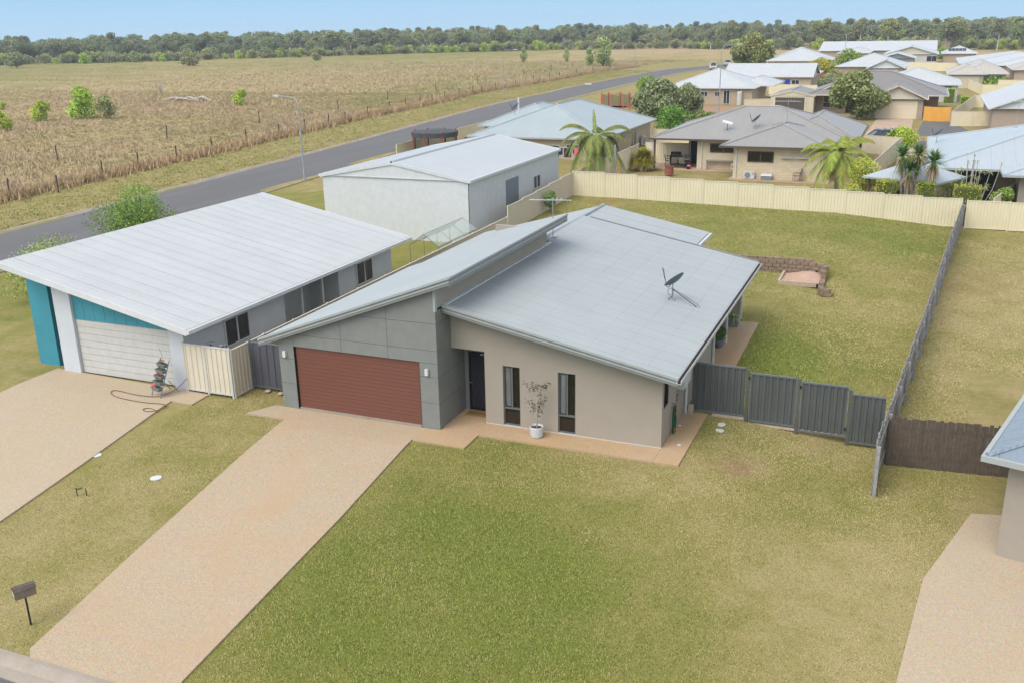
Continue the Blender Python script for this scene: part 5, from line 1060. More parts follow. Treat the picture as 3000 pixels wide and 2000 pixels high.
# ---- blue-grey hip roof left of it
hl = thing('house', 'brick house with a broad blue-grey hip roof beyond the white shed', 'house', (-19, 67, .3))
hip_roof(hl, -25.5, -12.5, 57, 76.5, 2.78, .38, 'roof_bluegrey', 'hip', gut='fascia_light', wall='brick_tan', zb=0.)
hip_roof(hl, -28.5, -19.5, 66, 77.5, 2.80, .42, 'roof_bluegrey', 'hip', gut='fascia_light', wall='brick_tan')
for y, w, z, h in ((62.5, 1.3, 1.2, 1.1), (65.5, .7, 1.6, .7), (68.3, 2., .3, 2.0)): window(hl, 'e', -12.95, y, z, w, h, 1)
window(hl, 's', 57.45, -17.6, .9, 1.1, 1.2, 0, 'offwhite', 'glass_blue'); window(hl, 's', 57.45, -15.9, 1.3, 1.2, .9, 1)
MB().tube([(-24.2, 66.5, 4.), (-24.2, 66.5, 5.6)], .09, 8).build('vent_pipe', 'white', hl)
ac('tall air conditioner on the side of the blue-grey roofed house', -12.6, 72.0, .5, .8, 1.0, rad(90))
dish('satellite_dish', 'dark satellite dish on the left slope of the blue-grey roof', (-23.6, 64.0, 4.15), 'dish_grey', rad(180), 1.1, False)
cl = thing('clothes_line', 'folding clothes line hung with pink and dark washing', 'clothes line', (-14.6, 54.6, .6))
for x in (-15.8, -13.4): B((x-.03, 54.57, .5), (x+.03, 54.63, 2.3)).build('post', 'steel', cl)
for y in (54.4, 54.8): MB().tube([(-15.8, y, 2.25), (-13.4, y, 2.25)], .012, 4).build('line', 'steel', cl)
for i, (x, w, l, mt) in enumerate(((-15.4, .5, .6, 'navy'), (-14.7, .7, .8, 'charcoal'), (-13.8, .6, .55, 'pink'))):
    MB().prism([(x-w/2, 54.4, 2.24), (x-w/2+.03, 54.36, 2.24-l), (x+w/2-.03, 54.43, 2.24-l), (x+w/2, 54.4, 2.24)], (0, .012, 0)).build('garment', mt, cl)
# fences between the lots behind
metal_fence('lot_fence', 'cream fence between the blue-grey roofed house and the cream block house', [(-9.25, 39.2), (-9.3, 58.0)], 1.75, 'cream_fence', 'cream_pale', zf=lambda x, y: .6)
metal_fence('lot_fence', 'cream fence crossing behind the round green bushes', [(-12.4, 74.5), (-8.4, 74.4)], 1.75, 'cream_fence', 'cream_pale', zf=lambda x, y: .2)
metal_fence('lot_fence', 'cream return fence beside the block house patio', [(-9.3, 60.5), (-5.4, 60.55)], 1.8, 'cream_fence', 'cream_pale', zf=lambda x, y: .4)
metal_fence('lot_fence', 'cream fence on the right side of the cream block house', [(10.2, 52.0), (12.0, 72.2)], 1.75, 'cream_pale', 'offwhite', zf=lambda x, y: .1)
metal_fence('lot_fence', 'cream fence crossing behind the cream block house yard', [(8.6, 74.0), (12.1, 72.3)], 1.8, 'cream_pale', 'cream_pale', zf=lambda x, y: .05)
metal_fence('lot_fence', 'short cream fence behind the tall yuccas', [(12.0, 65.4), (14.6, 64.6)], 1.75, 'cream_fence', 'cream_pale', zf=lambda x, y: .05)
metal_fence('lot_fence', 'cream fence edging the yard at the far right', [(18.2, 40.3), (21.0, 52.0)], 1.75, 'cream_fence', 'cream_pale', zf=lambda x, y: 0.)
metal_fence('road_fence', 'cream stepped fence beside the side road near the trampoline', [(-33.2, 57), (-33.5, 81.6), (-29.5, 84.4)], 1.75, 'cream_fence', 'cream_fence', zf=lambda x, y: .0+.008*(y-57))
# ---- right rear house and gazebo
hr = thing('house', 'house with a large pale grey roof right of the yuccas', 'house', (20, 55, 0))
hip_roof(hr, 14.3, 34, 47.0, 66.0, 2.62, .27, 'roof_pale', 'hip', gut='fascia_light'); hip_roof(hr, 18.9, 30, 44.3, 50, 2.64, .27, 'roof_pale', 'hip', gut='fascia_light')
MB().box((15.0, 49.6, -.2), (33, 65, 2.56)).box((19.9, 45.0, -.2), (29, 49.6, 2.57)).build('wall', 'render_beige', hr); B((16., 49.5, .0), (18.8, 49.58, 2.3)).build('screen_panel', 'black', hr)
p = at(*zR(2260, 285), z=4.6); antenna('thin antenna on the large pale grey roof at the right', (p[0], p[1], 4.6), .9, 1.9, .4)
dish('satellite_dish', 'small grey satellite dish at the left eave of the large pale roof', (14.9, 60.8, 2.8), 'dish_grey', rad(160), 1.1, False)
gz_ = thing('gazebo', 'open timber gazebo with a pale pyramid roof behind the yuccas', 'gazebo', (13.5, 44.0, .1), rad(-28))
MB().add([(-2.5, -2.1, 2.3), (2.5, -2.1, 2.3), (2.5, 2.1, 2.3), (-2.5, 2.1, 2.3), (-.4, 0, 3.25), (.4, 0, 3.25)], [(0, 1, 5, 4), (1, 2, 5), (2, 3, 4, 5), (3, 0, 4)]).build('roof', 'roof_pale', gz_, False)
MB().box((-2.55, -2.15, 2.18), (2.55, -2.10, 2.3)).box((-2.55, 2.10, 2.18), (2.55, 2.15, 2.3)).box((-2.55, -2.1, 2.18), (-2.5, 2.1, 2.3)).box((2.5, -2.1, 2.18), (2.55, 2.1, 2.3)).build('fascia', 'fascia_light', gz_, False)
for sx in (-2.2, 2.2):
    for sy in (-1.8, 1.8): B((sx-.06, sy-.06, 0), (sx+.06, sy+.06, 2.25)).build('post', 'timber_post', gz_, False)
# ---- houses further back
def house(label, loc, blocks, wins=(), doors=()):
    h = thing('house', label, 'house', loc)
    for b in blocks: hip_roof(h, *b[0], **b[1])
    for w in wins: window(h, *w)
    for d in doors: roller_door(h, *d)
    return h
WR = dict(gut='gutter_pale')
house('brick house with a white hip roof beside the bare red lot', (-17, 138, 0), [((-25.2, -10.7, 130.9, 146, 2.6, .36, 'roof_white_far', 'hip'), dict(wall='brick_far', **WR)), ((-15, -8.7, 137, 149, 2.62, .36, 'roof_white_far', 'hip'), WR)],
      [('s', 131.35, -19.2, 1.25, 1.1, .75, 1), ('s', 131.35, -17.0, 1.25, .8, .75, 1), ('s', 131.35, -15.6, .1, 1.0, 2.1, 1), ('s', 131.35, -22.5, 1.25, 1.3, .75, 1)])
tk = thing('water_tank', 'slim grey upright water tank on the brick wall', 'tank', (-13.0, 131.0, 0)); MB().lathe((0, 0, 0), [(.42, 0), (.42, 1.95), (.3, 2.05)], 18).build('tank', 'offwhite', tk, False); MB().tube([(.2, .1, 2.0), (.2, .2, 2.4)], .05, 6).build('inlet_pipe', 'white', tk, False)
house('white-roofed brick house behind the flag', (-12, 170, 0), [((-22, -5.3, 163.7, 176, 2.6, .34, 'roof_white_far', 'gable_x'), dict(wall='brick_tan', **WR)), ((-14.5, -5.5, 166, 184, 2.62, .36, 'roof_white_far', 'hip'), dict(wall='brick_tan', **WR))],
      [('s', 164.15, -12.9, 1.2, 1.6, .8, 1), ('s', 164.15, -9.2, 1.2, 1.4, .8, 1), ('s', 164.15, -15.2, .2, 1.6, 2., 1)])
house('far white hip-roofed house right of the big street tree', (-17, 262, 0), [((-25, -9, 240, 258, 2.6, .36, 'roof_white_far', 'hip'), dict(wall='brick_far', **WR)), ((-27, -14, 268, 284, 2.62, .38, 'roof_white_far', 'hip'), dict(wall='brick_far', **WR))])
house('cream steel garage with a brown door and brown roof', (-3.5, 121, 0), [((-6.3, -.3, 116.6, 126.5, 2.5, .24, 'roof_brown', 'gable_y'), dict(gut='gable_cream', wall='gable_cream', over=.08))], (), [(-5.6, -1.6, 116.66, .02, 2.25, 'door_brown', 8, 'cream_fence')])
house('tan brick house with a dark grey gable over a wide cream garage door', (8, 120, 0),
      [((6.9, 14.2, 110.9, 128, 2.6, .46, 'roof_brown', 'gable_y'), dict(gut='gable_cream', wall='brick_brown', over=.5)), ((-1.5, 16.7, 117.5, 133, 2.6, .36, 'roof_brown', 'hip'), dict(gut='gable_cream')), ((-1.0, 4.2, 119.2, 128, 2.62, .42, 'roof_brown', 'gable_y'), dict(gut='gable_cream', wall='brick_brown', over=.5)), ((3., 15.9, 121, 132, 2.55, .2, 'roof_brown', 'hip'), dict(wall='brick_brown', over=.3))],
      [('s', 119.7, .6, .7, 2.1, 1.75, 1, 'white', 'glass_dark', 1), ('s', 121.28, 5.0, .5, .9, 1.8, 0, 'white', 'glass_dark')], [(8.1, 12.9, 111.4, .02, 2.2, 'cream_door', 6, 'cream_fence')])
house('white-walled house with a bright white hip roof behind the gabled brick house', (13, 150, 0), [((5.8, 18.9, 140.8, 156, 2.62, .34, 'roof_white_far', 'hip'), dict(wall='render_white', **WR))], [('s', 141.25, 15.6, .9, 2., 1.5, 1, 'white', 'glass_blue'), ('s', 141.25, 12.7, 1.3, 1.2, .9, 1)])
house('white gable-fronted garage house beyond the yellow-green trees', (5, 205, 0), [((2.0, 9.6, 197.5, 212, 2.6, .46, 'roof_white_far', 'gable_y'), dict(wall='brick_far', over=.5, gmat='white', **WR)), ((-5, 10, 206, 222, 2.6, .34, 'roof_white_far', 'hip'), dict(wall='brick_far', **WR))], (), [(3.3, 8.3, 198.0, .02, 2.3, 'white', 5)])
house('low house with a dark grey gable wall and white verge', (6.5, 258, 0), [((1.8, 11, 255, 268, 2.6, .28, 'roof_white_far', 'gable_y'), dict(wall='pot_grey', over=.3, gmat='pot_grey', gut='white'))])
house('modern house with a big pale gable and tan panel', (9.5, 285, 0), [((2.4, 16.6, 272, 296, 3.0, .30, 'roof_white_far', 'gable_y'), dict(wall='offwhite', over=.4, gmat='gable_cream', gut='white'))], [('s', 272.4, 13.6, 1., 2.6, 1.5, 1, 'white', 'glass_blue')])
house('very long low house with a white ridge roof in front of the woodland', (-1, 335, 0), [((-20, 16.5, 322, 352, 2.7, .17, 'roof_white_far', 'gable_x'), dict(wall='brick_far', **WR)), ((-12, -2.5, 296, 326, 2.7, .25, 'roof_white_far', 'hip'), dict(wall='brick_far', **WR))])
house('beige hip-roofed house with a pale garage behind the parked white wagon', (22, 182, 0), [((17.4, 23.9, 173.3, 190, 2.6, .40, 'roof_tan', 'hip'), dict(wall='brick_tan', **WR)), ((19.5, 27.6, 174.5, 200, 2.6, .45, 'roof_tan', 'hip'), dict(wall='brick_tan', **WR))], [('s', 174.95, 24.6, .8, 2., 1.4, 1)], [(18.6, 22.8, 173.75, .02, 2.15, 'gable_cream', 5)])
house('wide white-roofed house at the far right behind the beige roof', (30, 232, 0), [((20.5, 45, 218, 252, 2.6, .16, 'roof_white_far', 'hip'), dict(wall='brick_far', **WR)), ((26, 50, 209, 228, 2.6, .2, 'roof_white_far', 'hip'), dict(wall='brick_far', **WR))])
house('white-roofed house carrying dark solar panels at the far right', (22.5, 296, 0), [((17.5, 27, 288, 304, 2.6, .4, 'roof_white_far', 'hip'), dict(wall='brick_far', **WR))])
for i in range(5): tag(MB().prism([(19.2+i*.95, 289.6, 3.32), (20.05+i*.95, 289.6, 3.32), (20.05+i*.95, 291., 3.9), (19.2+i*.95, 291., 3.9)], (0, -.03, .06)).build('solar_panel', 'glass_blue'), ('leftmost', 'second', 'middle', 'fourth', 'rightmost')[i]+' dark solar panel in the row on the far white roof', 'solar panel', 'solar panels on the far white roof')
house('tan-roofed house cut by the right edge beyond the wagon', (33, 198, 0), [((29.2, 42, 190, 206, 2.6, .32, 'roof_tan', 'hip'), dict(wall='brick_tan', **WR))])
house('white gable house with a brick pier at the right edge', (26, 100, 0), [((20.6, 31, 97.6, 118, 2.6, .38, 'roof_white_far', 'gable_y'), dict(wall='brick_brown', over=.45, gmat='white', gut='white'))])
def gf(label, pts, h=1.75, name='yard_fence'): metal_fence(name, label, pts, h, 'cream_fence', 'cream_pale', zf=lambda x, y: 0., pw=2.4)
gf('cream fence stepping back between the two gabled brick houses', [(16.95, 103.1), (20.5, 131)]); gf('cream double gates at the front of the right-hand yard', [(16.95, 103.0), (21.6, 103.9)]); gf('cream fence across the back of the right-hand yard', [(20.6, 131.2), (26.5, 131)])
gf('cream fence in front of the beige hip-roofed house', [(20.7, 177.5), (22.6, 156), (27, 155.6)]); gf('cream fence behind the flag and the hedge', [(-12.0, 155.5), (-3.5, 153)]); gf('cream fence low beside the brown roller door garage', [(-11.5, 126.5), (-6.6, 129.5)], 1.2)
gf('long cream fence at the right edge beyond the wagon', [(25.8, 170.5), (34, 168)]); gf('pale fence in front of the dark gabled far house', [(7, 246), (24, 235)], 2.0)
oc = thing('orange_tarpaulin', 'bright orange cloth stretched as a fence beside the cream garage door', 'tarpaulin', (13.9, 109.6, 0)); m = MB()
for i in range(21):
    t = i/20
    for j in range(5): m.v.append((13.85+3.15*t, 109.6-.9*t+.04*math.sin(t*19+j), .05+1.75*j/4-.06*math.sin(math.pi*t)))
for i in range(20):
    for j in range(4): a = i*5+j; m.f.append((a, a+5, a+6, a+1))
m.sm = True; m.build('cloth', 'orange_cloth', oc)
for t in (0, 1): B((13.82+3.15*t, 109.6-.9*t, 0), (13.88+3.15*t, 109.66-.9*t, 1.85)).build('pole', 'steel', oc)

# ================================================================== STREET FURNITURE, CARS, PLAY THINGS
def lamp(label, p, h, arm, reach=2.2):
    t = thing('street_lamp', label, 'street lamp', p, arm)
    MB().tube([(0, 0, 0), (0, 0, h*.82), (.0, 0, h*.88)], [.085, .05, .045], 8).build('pole', 'galv', t, False)
    MB().tube([(0, 0, h*.88), (.10, 0, h*.94), (.45, 0, h*.985), (reach*.8, 0, h), (reach, 0, h)], .038, 7).build('arm', 'galv', t, False)
    MB().prism([(reach-.1, -.13, h-.05), (reach+.62, -.10, h-.05), (reach+.62, .10, h-.05), (reach-.1, .13, h-.05)], (0, 0, .12)).build('lantern', 'gutter_pale', t, False)
    B((-.16, -.16, -.05), (.16, .16, .06)).build('base', 'concrete', t, False)
def road_lamp(px, py, label, h=8.5, arm=0): p = GP(px, py); lamp(label, p, h, arm)
road_lamp(1476, 293.5, 'grey street lamp on the paddock side of the road, nearest one', 8.7, rad(0)); road_lamp(1859, 213, 'grey street lamp further along the paddock side near the bend', 8.6, rad(0))
lamp('street lamp on the near kerb rising behind the white house', (-36.6, 46.2, -.2), 7.2, rad(165), 2.6)
p = at(*zf1(825, 990), z=.1); lamp('street lamp standing on the bare red lot', (-13.1, 114.8, 0), 9.5, rad(20))
p = at(*zf1(2235, 560), z=0); lamp('street lamp among the yellow-green trees', (p[0], p[1], 0), 9.2, rad(100), 1.5)
for q, l, a in (((1440, 255), 'far street lamp right of the big street tree', 15), ((1730, 245), 'far street lamp pair, left one, above the white roofs', 0), ((1815, 220), 'far street lamp pair, right one, above the white roofs', 60), ((1015, 185), 'far twin-looking street lamp left of the big street tree', 0)):
    p = at(*zf1(*q), z=0.); lamp(l, (p[0], p[1], 0), 11, rad(a), 3.)
def car(label, p, rz, paint, L=4.7, name='parked_car', hh=1.8, cat='car'):
    """station-wagon body lofted from side profile sections"""
    t = thing(name, label, cat, p, rz); w = 1.84
    prof = [(-L/2, .42), (-L/2, .80), (-L/2+.12, .98), (-L*.24, 1.06), (L*.46, 1.06), (L/2-.02, .92), (L/2, .42)]
    m = MB(); n = len(prof)
    for y, s in ((-w/2, .97), (-w/2+.10, 1.), (w/2-.10, 1.), (w/2, .97)):
        for x, z in prof: m.v.append((x*s, y, .42+(z-.42)*(1 if s == 1 else .94)))
    for k in range(3):
        for j in range(n): a = k*n+j; b = k*n+(j+1) % n; m.f.append((a, b, b+n, a+n))
    m.f += [tuple(range(n-1, -1, -1)), tuple(3*n+j for j in range(n))]; m.build('body', paint, t, False)
    cab = [(-L*.24, 1.05), (-L*.11, hh-.10), (-L*.05, hh), (L*.36, hh), (L*.45, 1.05)]
    m = MB(); n = len(cab)
    for y, s in ((-w/2+.04, 0), (-w/2+.20, 1), (w/2-.20, 1), (w/2-.04, 0)):
        for x, z in cab: m.v.append((x, y, z if s else 1.05))
    m = MB(); lo = [(-L*.24, -.82), (L*.45, -.82), (L*.45, .82), (-L*.24, .82)]; hi = [(-L*.07, -.66), (L*.38, -.66), (L*.38, .66), (-L*.07, .66)]
    m.add([(x, y, 1.055) for x, y in lo]+[(x, y, hh-.06) for x, y in hi], [(0, 1, 5, 4), (1, 2, 6, 5), (2, 3, 7, 6), (3, 0, 4, 7)]); m.build('windows', 'car_glass', t, False)
    MB().prism([(-L*.08, -.69, hh-.06), (L*.39, -.69, hh-.06), (L*.39, .69, hh-.06), (-L*.08, .69, hh-.06)], (0, 0, .07)).build('roof', paint, t, False)
    for i in range(4): MB().bar((*lo[i], 1.05), (*hi[i], hh-.05), .08).build('pillar', paint, t, False)
    for y in (-.78, .78): MB().bar((L*.14, y*1.02, 1.05), (L*.14, y*.86, hh-.04), .07).build('pillar', paint, t, False)
    for x in (-L*.31, L*.31):
        for y in (-.86, .86):
            wh = MB().tube([(x, y-.11, .36), (x, y+.11, .36)], .36, 16).build('wheel', 'rubber', t, False); MB().tube([(x, y-.115, .36), (x, y+.115, .36)], .21, 12).build('rim', 'steel', wh, False)
    for y in (-.66, .66): B((-L/2-.012, y-.17, .74), (-L/2+.03, y+.17, .88)).build('headlight', 'cover_white', t, False); B((L/2-.03, y-.12, .72), (L/2+.012, y+.12, .92)).build('tail_light', 'tail_red', t, False)
    B((-L/2-.03, -.72, .44), (-L/2+.02, .72, .62)).build('front_bumper', 'steel', t, False); B((-L/2-.01, -.42, .68), (-L/2+.03, .42, .82)).build('grille', 'black', t, False)
    for y in (-1.02, 1.02): B((-L*.19, y-.08, 1.05), (-L*.16, y+.08, 1.2)).build('mirror', paint, t, False)
    return t
p = at(*zf1(745, 488), z=-.2); cw = car('white four-wheel drive with a bull bar parked on the side road', (p[0], p[1], -.2), rad(98), 'paint_white', 4.9, 'four_wheel_drive', 2.0)
MB().tube([(-2.6, -.55, .4), (-2.66, -.55, 1.0), (-2.66, .55, 1.0), (-2.6, .55, .4)], .04, 6).build('bull_bar', 'steel', cw, False)
p = at(*zf1(835, 455), z=-.2); car('silver car parked behind the white four-wheel drive', (p[0]+1, p[1]+5, -.2), rad(98), 'paint_silver')
p = at(*zf2(1690, 672), z=0); car('silver-white wagon parked in front of the beige garage', (p[0], p[1]-1.2, 0), rad(90), 'paint_white', 4.6, hh=1.8)
car('white utility parked in front of the white gable garage', (4.9, 194.5, 0), rad(-90), 'paint_white', 4.9, hh=1.75)
q = at(2577, 398, z=1.2); dk = car('dark car with roof racks parked behind the clipped green shrub', (q[0], q[1], .02), rad(20), 'paint_dark', 4.7, hh=1.75)
for x in (-.2, .5, 1.2): B((x, -.75, 1.84), (x+.16, .75, 1.90)).build('roof_rack', 'steel', dk, False)
car('dark blue car half hidden beyond the big street tree', (-33.0, 262, -.1), rad(110), 'paint_dark')
def trampoline(label, p, R, net=True, frame='trampoline_red', h=.9, nh=1.9, roof=False):
    t = thing('trampoline', label, 'trampoline', p); n = 32
    ring = lambda r, z: [(r*math.cos(2*math.pi*i/n), r*math.sin(2*math.pi*i/n), z) for i in range(n+1)]
    MB().tube(ring(R, h), .05, 6).build('frame_ring', frame, t, False); MB().lathe((0, 0, h-.02), [(.01, 0), (R*.84, 0), (R*.84, .01), (.01, .012)], n).build('mat', 'trampoline_blue', t, False)
    MB().lathe((0, 0, h), [(R*.84, .02), (R*1.01, .02), (R*1.01, .05), (R*.84, .05), (R*.84, .02)], n).build('edge_pad', frame, t, False)
    for i in range(8):
        a = 2*math.pi*i/8; c, s = math.cos(a), math.sin(a)
        if i % 2 == 0: MB().tube([(R*c, R*s, h), (R*c*1.02, R*s*1.02, .03), (R*math.cos(a+.5)*1.02, R*math.sin(a+.5)*1.02, .03), (R*math.cos(a+.5), R*math.sin(a+.5), h)], .03, 5).build('leg', 'steel', t, False)
        MB().tube([(R*1.06*c, R*1.06*s, h-.2), (R*1.06*c, R*1.06*s, h+nh), (R*1.0*c, R*1.0*s, h+nh+.1)], .07, 6).build('net_pole', frame, t, False)
    m = MB()
    for i in range(n):
        a, b = 2*math.pi*i/n, 2*math.pi*(i+1)/n; sag = lambda q: .22*math.sin(4*q)**2
        m.quad((R*.98*math.cos(a), R*.98*math.sin(a), h+.05), (R*.98*math.cos(b), R*.98*math.sin(b), h+.05), (R*.98*math.cos(b), R*.98*math.sin(b), h+nh-sag(b)), (R*.98*math.cos(a), R*.98*math.sin(a), h+nh-sag(a)))
    m.build('safety_net', 'net', t, False)
    if roof: MB().lathe((0, 0, h+nh-.5), [(R*1.08, 0), (R*1.1, .45), (R*1.02, .5), (R*.5, .58), (.01, .60)], n).build('shade_cover', 'shadecloth', t, False)
p = at(*zL(1750, 235), z=.9); trampoline('round trampoline with red poles and black net beside the side road', (p[0]+3.4, p[1]-10, .1), 2.1)
p = at(1150+450/4.276, 340+330/4.276, z=1.2); trampoline('trampoline under a dark shade cover near the white shed', (-30.2, 59.4, .1), 2.1, True, 'terracotta', .9, 1.9, True)
sw_ = thing('swing_set', 'swing frame with a dark cloth roof beside the cream road fence', 'swing set', (-27.0, 63.5, .2))
for y in (61.7, 65.3):
    for x in (-28.4, -26.2): MB().tube([(x, y, .1), (-27.3, y, 2.4)], .05, 6).build('leg', 'timber_post', sw_)
MB().tube([(-27.3, 61.5, 2.4), (-27.3, 65.5, 2.4)], .05, 6).build('top_bar', 'timber_post', sw_); MB().prism([(-28.1, 61.5, 1.95), (-27.3, 61.5, 2.48), (-26.5, 61.5, 1.95), (-26.5, 61.5, 1.98), (-27.3, 61.5, 2.52), (-28.1, 61.5, 1.98)], (0, 4, 0)).build('cloth_roof', 'shadecloth', sw_)
fl = thing('flag', 'blue flag with a red and white cross flying above the cream fence', 'flag', at(*zf1(1557, 745), z=.3)*[1, 1, 0])
MB().tube([(0, 0, 0), (0, 0, 2.55)], .035, 6).build('pole', 'timber_brown', fl, False)
def cloth(u0, u1, v0, v1, off, nu=10):
    m = MB()
    for i in range(nu+1):
        u = u0+(u1-u0)*i/nu; y = .08*math.sin(u*4.4)
        for v in (v0, v1): m.v.append((u, y+off, v))
    for i in range(nu): m.f.append((2*i, 2*i+2, 2*i+3, 2*i+1))
    m.sm = True; return m
cloth(-.75, .95, 1.5, 2.5, 0).build('cloth', 'flag_blue', fl, False)
cloth(-.75, .1, 1.92, 2.08, -.02).build('cross_white', 'white', fl, False); cloth(-.75, .1, 1.96, 2.04, -.03).build('cross_red', 'flag_red', fl, False); cloth(-.41, -.25, 1.5, 2.5, -.021, 2).build('cross_white', 'white', fl, False); cloth(-.37, -.29, 1.5, 2.5, -.031, 2).build('cross_red', 'flag_red', fl, False)
for s_ in (1, -1): MB().prism([(-.74, -.09, 2.-s_*.42), (.08, -.09, 2.+s_*.42), (.08, -.09, 2.+s_*.42-.12), (-.66, -.09, 2.-s_*.46)], (0, .01, 0)).build('diagonal', 'white', fl, False)
ss = thing('street_sign', 'white street name blade on a thin pole by the side road', 'sign', (-41.6, 142, -.1)); MB().tube([(0, 0, 0), (0, 0, 2.7)], .04, 6).build('pole', 'steel', ss, False); MB().box((-.6, -.02, 2.45), (.6, .02, 2.7)).build('blade', 'white', ss, False)
def wire_fence(label, px, h, rest, zz=1.15):
    P = [GP(*q) for q in px]+rest; t = thing('wire_fence', label, 'fence', P[0])
    pmh = MB().bar((0, 0, -.1), (0, 0, h), .09).mesh('post', 'rustpost')
    for p in P: inst(pmh, 'post', t, tuple(V(*p)-P[0]), (random.gauss(0, .03), random.gauss(0, .03), 0))
    for z in (.45, .8, zz): 
        m = MB()
        for a, b in zip(P[:-1], P[1:]): m.bar(V(*a)+[0, 0, z], V(*b)+[0, 0, z], .012)
        m.build('wire', 'steel', t)
pm('rustpost', (.085, .06, .055), rough=.9)
fx_ = [(x/2.351, y/2.351) for x, y in ((70, 1360), (405, 1330), (710, 1225), (955, 1160), (1220, 1110), (1462, 1050), (1700, 985), (1927, 940), (2103, 905), (2263, 870))]+[(1000+x/2.351, y/2.351) for x, y in ((30, 850), (183, 810), (335, 765), (443, 745), (545, 725), (627, 715), (715, 690), (811, 670), (908, 650), (965, 640), (1060, 625), (1135, 610), (1200, 598), (1322, 570), (1432, 550))]
rest = [np.array([fence_x(y), y, gz(fence_x(y), y)]) for y in (190, 204, 218, 232, 246)]
wire_fence('wire fence with dark steel posts along the near edge of the paddock', fx_, 1.55, rest)
wire_fence('second wire fence standing further into the paddock grass', [(x/2.351, y/2.351) for x, y in ((400, 1115), (1152, 960), (1786, 850), (2330, 765))]+[(1000+x/2.351, y/2.351) for x, y in ((320, 690), (654, 640), (938, 580), (1256, 525), (1446, 490), (1592, 470))], 1.7, [])

# ================================================================== GARDEN PLANTS BEHIND
def frond(c, az, L, up, droop, seed, cols, leafL=.70, nl=66):
    r = np.random.default_rng(seed); d = V(math.cos(az), math.sin(az), 0); s = V(-d[1], d[0], 0); vs, ts, cs = [], [], []
    pos = lambda t: V(*c)+d*L*t*(1-.25*t*max(droop, 0))+V(0, 0, L*(up*t-droop*t*t))
    for k in range(nl):
        t = .12+.88*k/(nl-1); p = pos(t); tg = pos(min(t+.02, 1.02))-pos(t-.02); tg /= np.linalg.norm(tg); nn = np.cross(s, tg); l = leafL*math.sin(math.pi*(.18+.78*t))**.7*r.uniform(.85, 1.1)
        for sg in (-1, 1):
            b = len(vs); e = p+(s*sg*.78+tg*.55+nn*.10)*l+V(0, 0, -.5*l); col = np.array(cols[r.integers(len(cols))])*r.uniform(.75, 1.25)
            vs += [p-tg*.027, p+tg*.027, (p+e)/2+V(0, 0, .06*l), e]; ts += [(b, b+1, b+2), (b+1, b+3, b+2), (b, b+2, b+3)]; cs += [col]*4
    for k in range(8):
        a, b_ = pos(k/8), pos((k+1)/8); b = len(vs); vs += [a-s*.03, a+s*.03, b_+s*.02, b_-s*.02]; ts += [(b, b+1, b+2), (b, b+2, b+3)]; cs += [np.array((.22, .24, .06))]*4
    return fast_mesh('frond', np.array(vs), np.array(ts), np.array(cs), 'foliage')
def palm(label, p, th, fr, cols, seed):
    t = thing('palm_tree', label, 'palm', p); r = np.random.default_rng(seed)
    MB().tube([(0, 0, -.2), (.02, 0, th*.5), (0, 0, th)], [.19, .15, .13], 10).build('trunk', 'palm_trunk', t, False); MB().tube([(0, 0, th), (0, 0, th+.5), (0, 0, th+.95)], [.15, .13, .07], 10).build('crownshaft', 'hose_shaft', t, False)
    for i, (az, L, up, dr) in enumerate(fr): link('frond', frond((0, 0, th+.8), rad(az), L*1.28, up+.12, dr*.84, seed*50+i, cols, min(.62, .27*L)), t)
    m = MB()
    for i in range(30): a = r.uniform(0, 6.28); m.tube([(0, 0, th-.1), (.3*math.cos(a), .3*math.sin(a), th-.25), (.5*math.cos(a), .5*math.sin(a), th-.7-r.uniform(0, .3))], .012, 3)
    m.build('seed_stalks', 'dead_frond', t, False)
pm('hose_shaft', (.20, .26, .07), rough=.6)
PALMC = [(.10, .135, .03), (.14, .165, .042), (.075, .10, .025), (.19, .175, .055)]
cr_ = math.degrees(math.atan2(RM[0][1], RM[0][0]))          # picture-right direction on the ground
palm('feathery palm standing behind the left corner of the cream back fence', (-8.75, 43.8, .6), 3.1, [(cr_+5, 2.7, .75, .95), (cr_+178, 2.6, .85, .95), (cr_+20, 2.4, -.1, 1.05), (cr_+165, 2.4, .25, 1.0), (cr_+200, 2.4, -.25, 1.1), (cr_-40, 2.5, .1, 1.2), (cr_+225, 2.5, .0, 1.2), (cr_+80, 2.2, .7, .9), (cr_-90, 2.6, -.05, 1.2), (cr_+270, 2.3, .5, 1.1), (cr_+120, 2.3, .4, 1.1), (cr_+95, .9, 1.7, .2), (cr_-15, 2.4, -.3, .9), (cr_+150, 2.3, -.35, 1.1), (cr_+35, 2.3, .4, 1.1), (cr_-60, 2.4, .3, 1.3), (cr_+250, 2.4, -.2, 1.1), (cr_+210, 2.5, .5, 1.2), (cr_+55, 2.4, .1, 1.1), (cr_-105, 2.4, .4, 1.1), (cr_+280, 2.3, -.3, 1.0), (cr_+185, 2.5, .5, .9), (cr_-5, 2.6, .45, 1.0)], PALMC, 3)
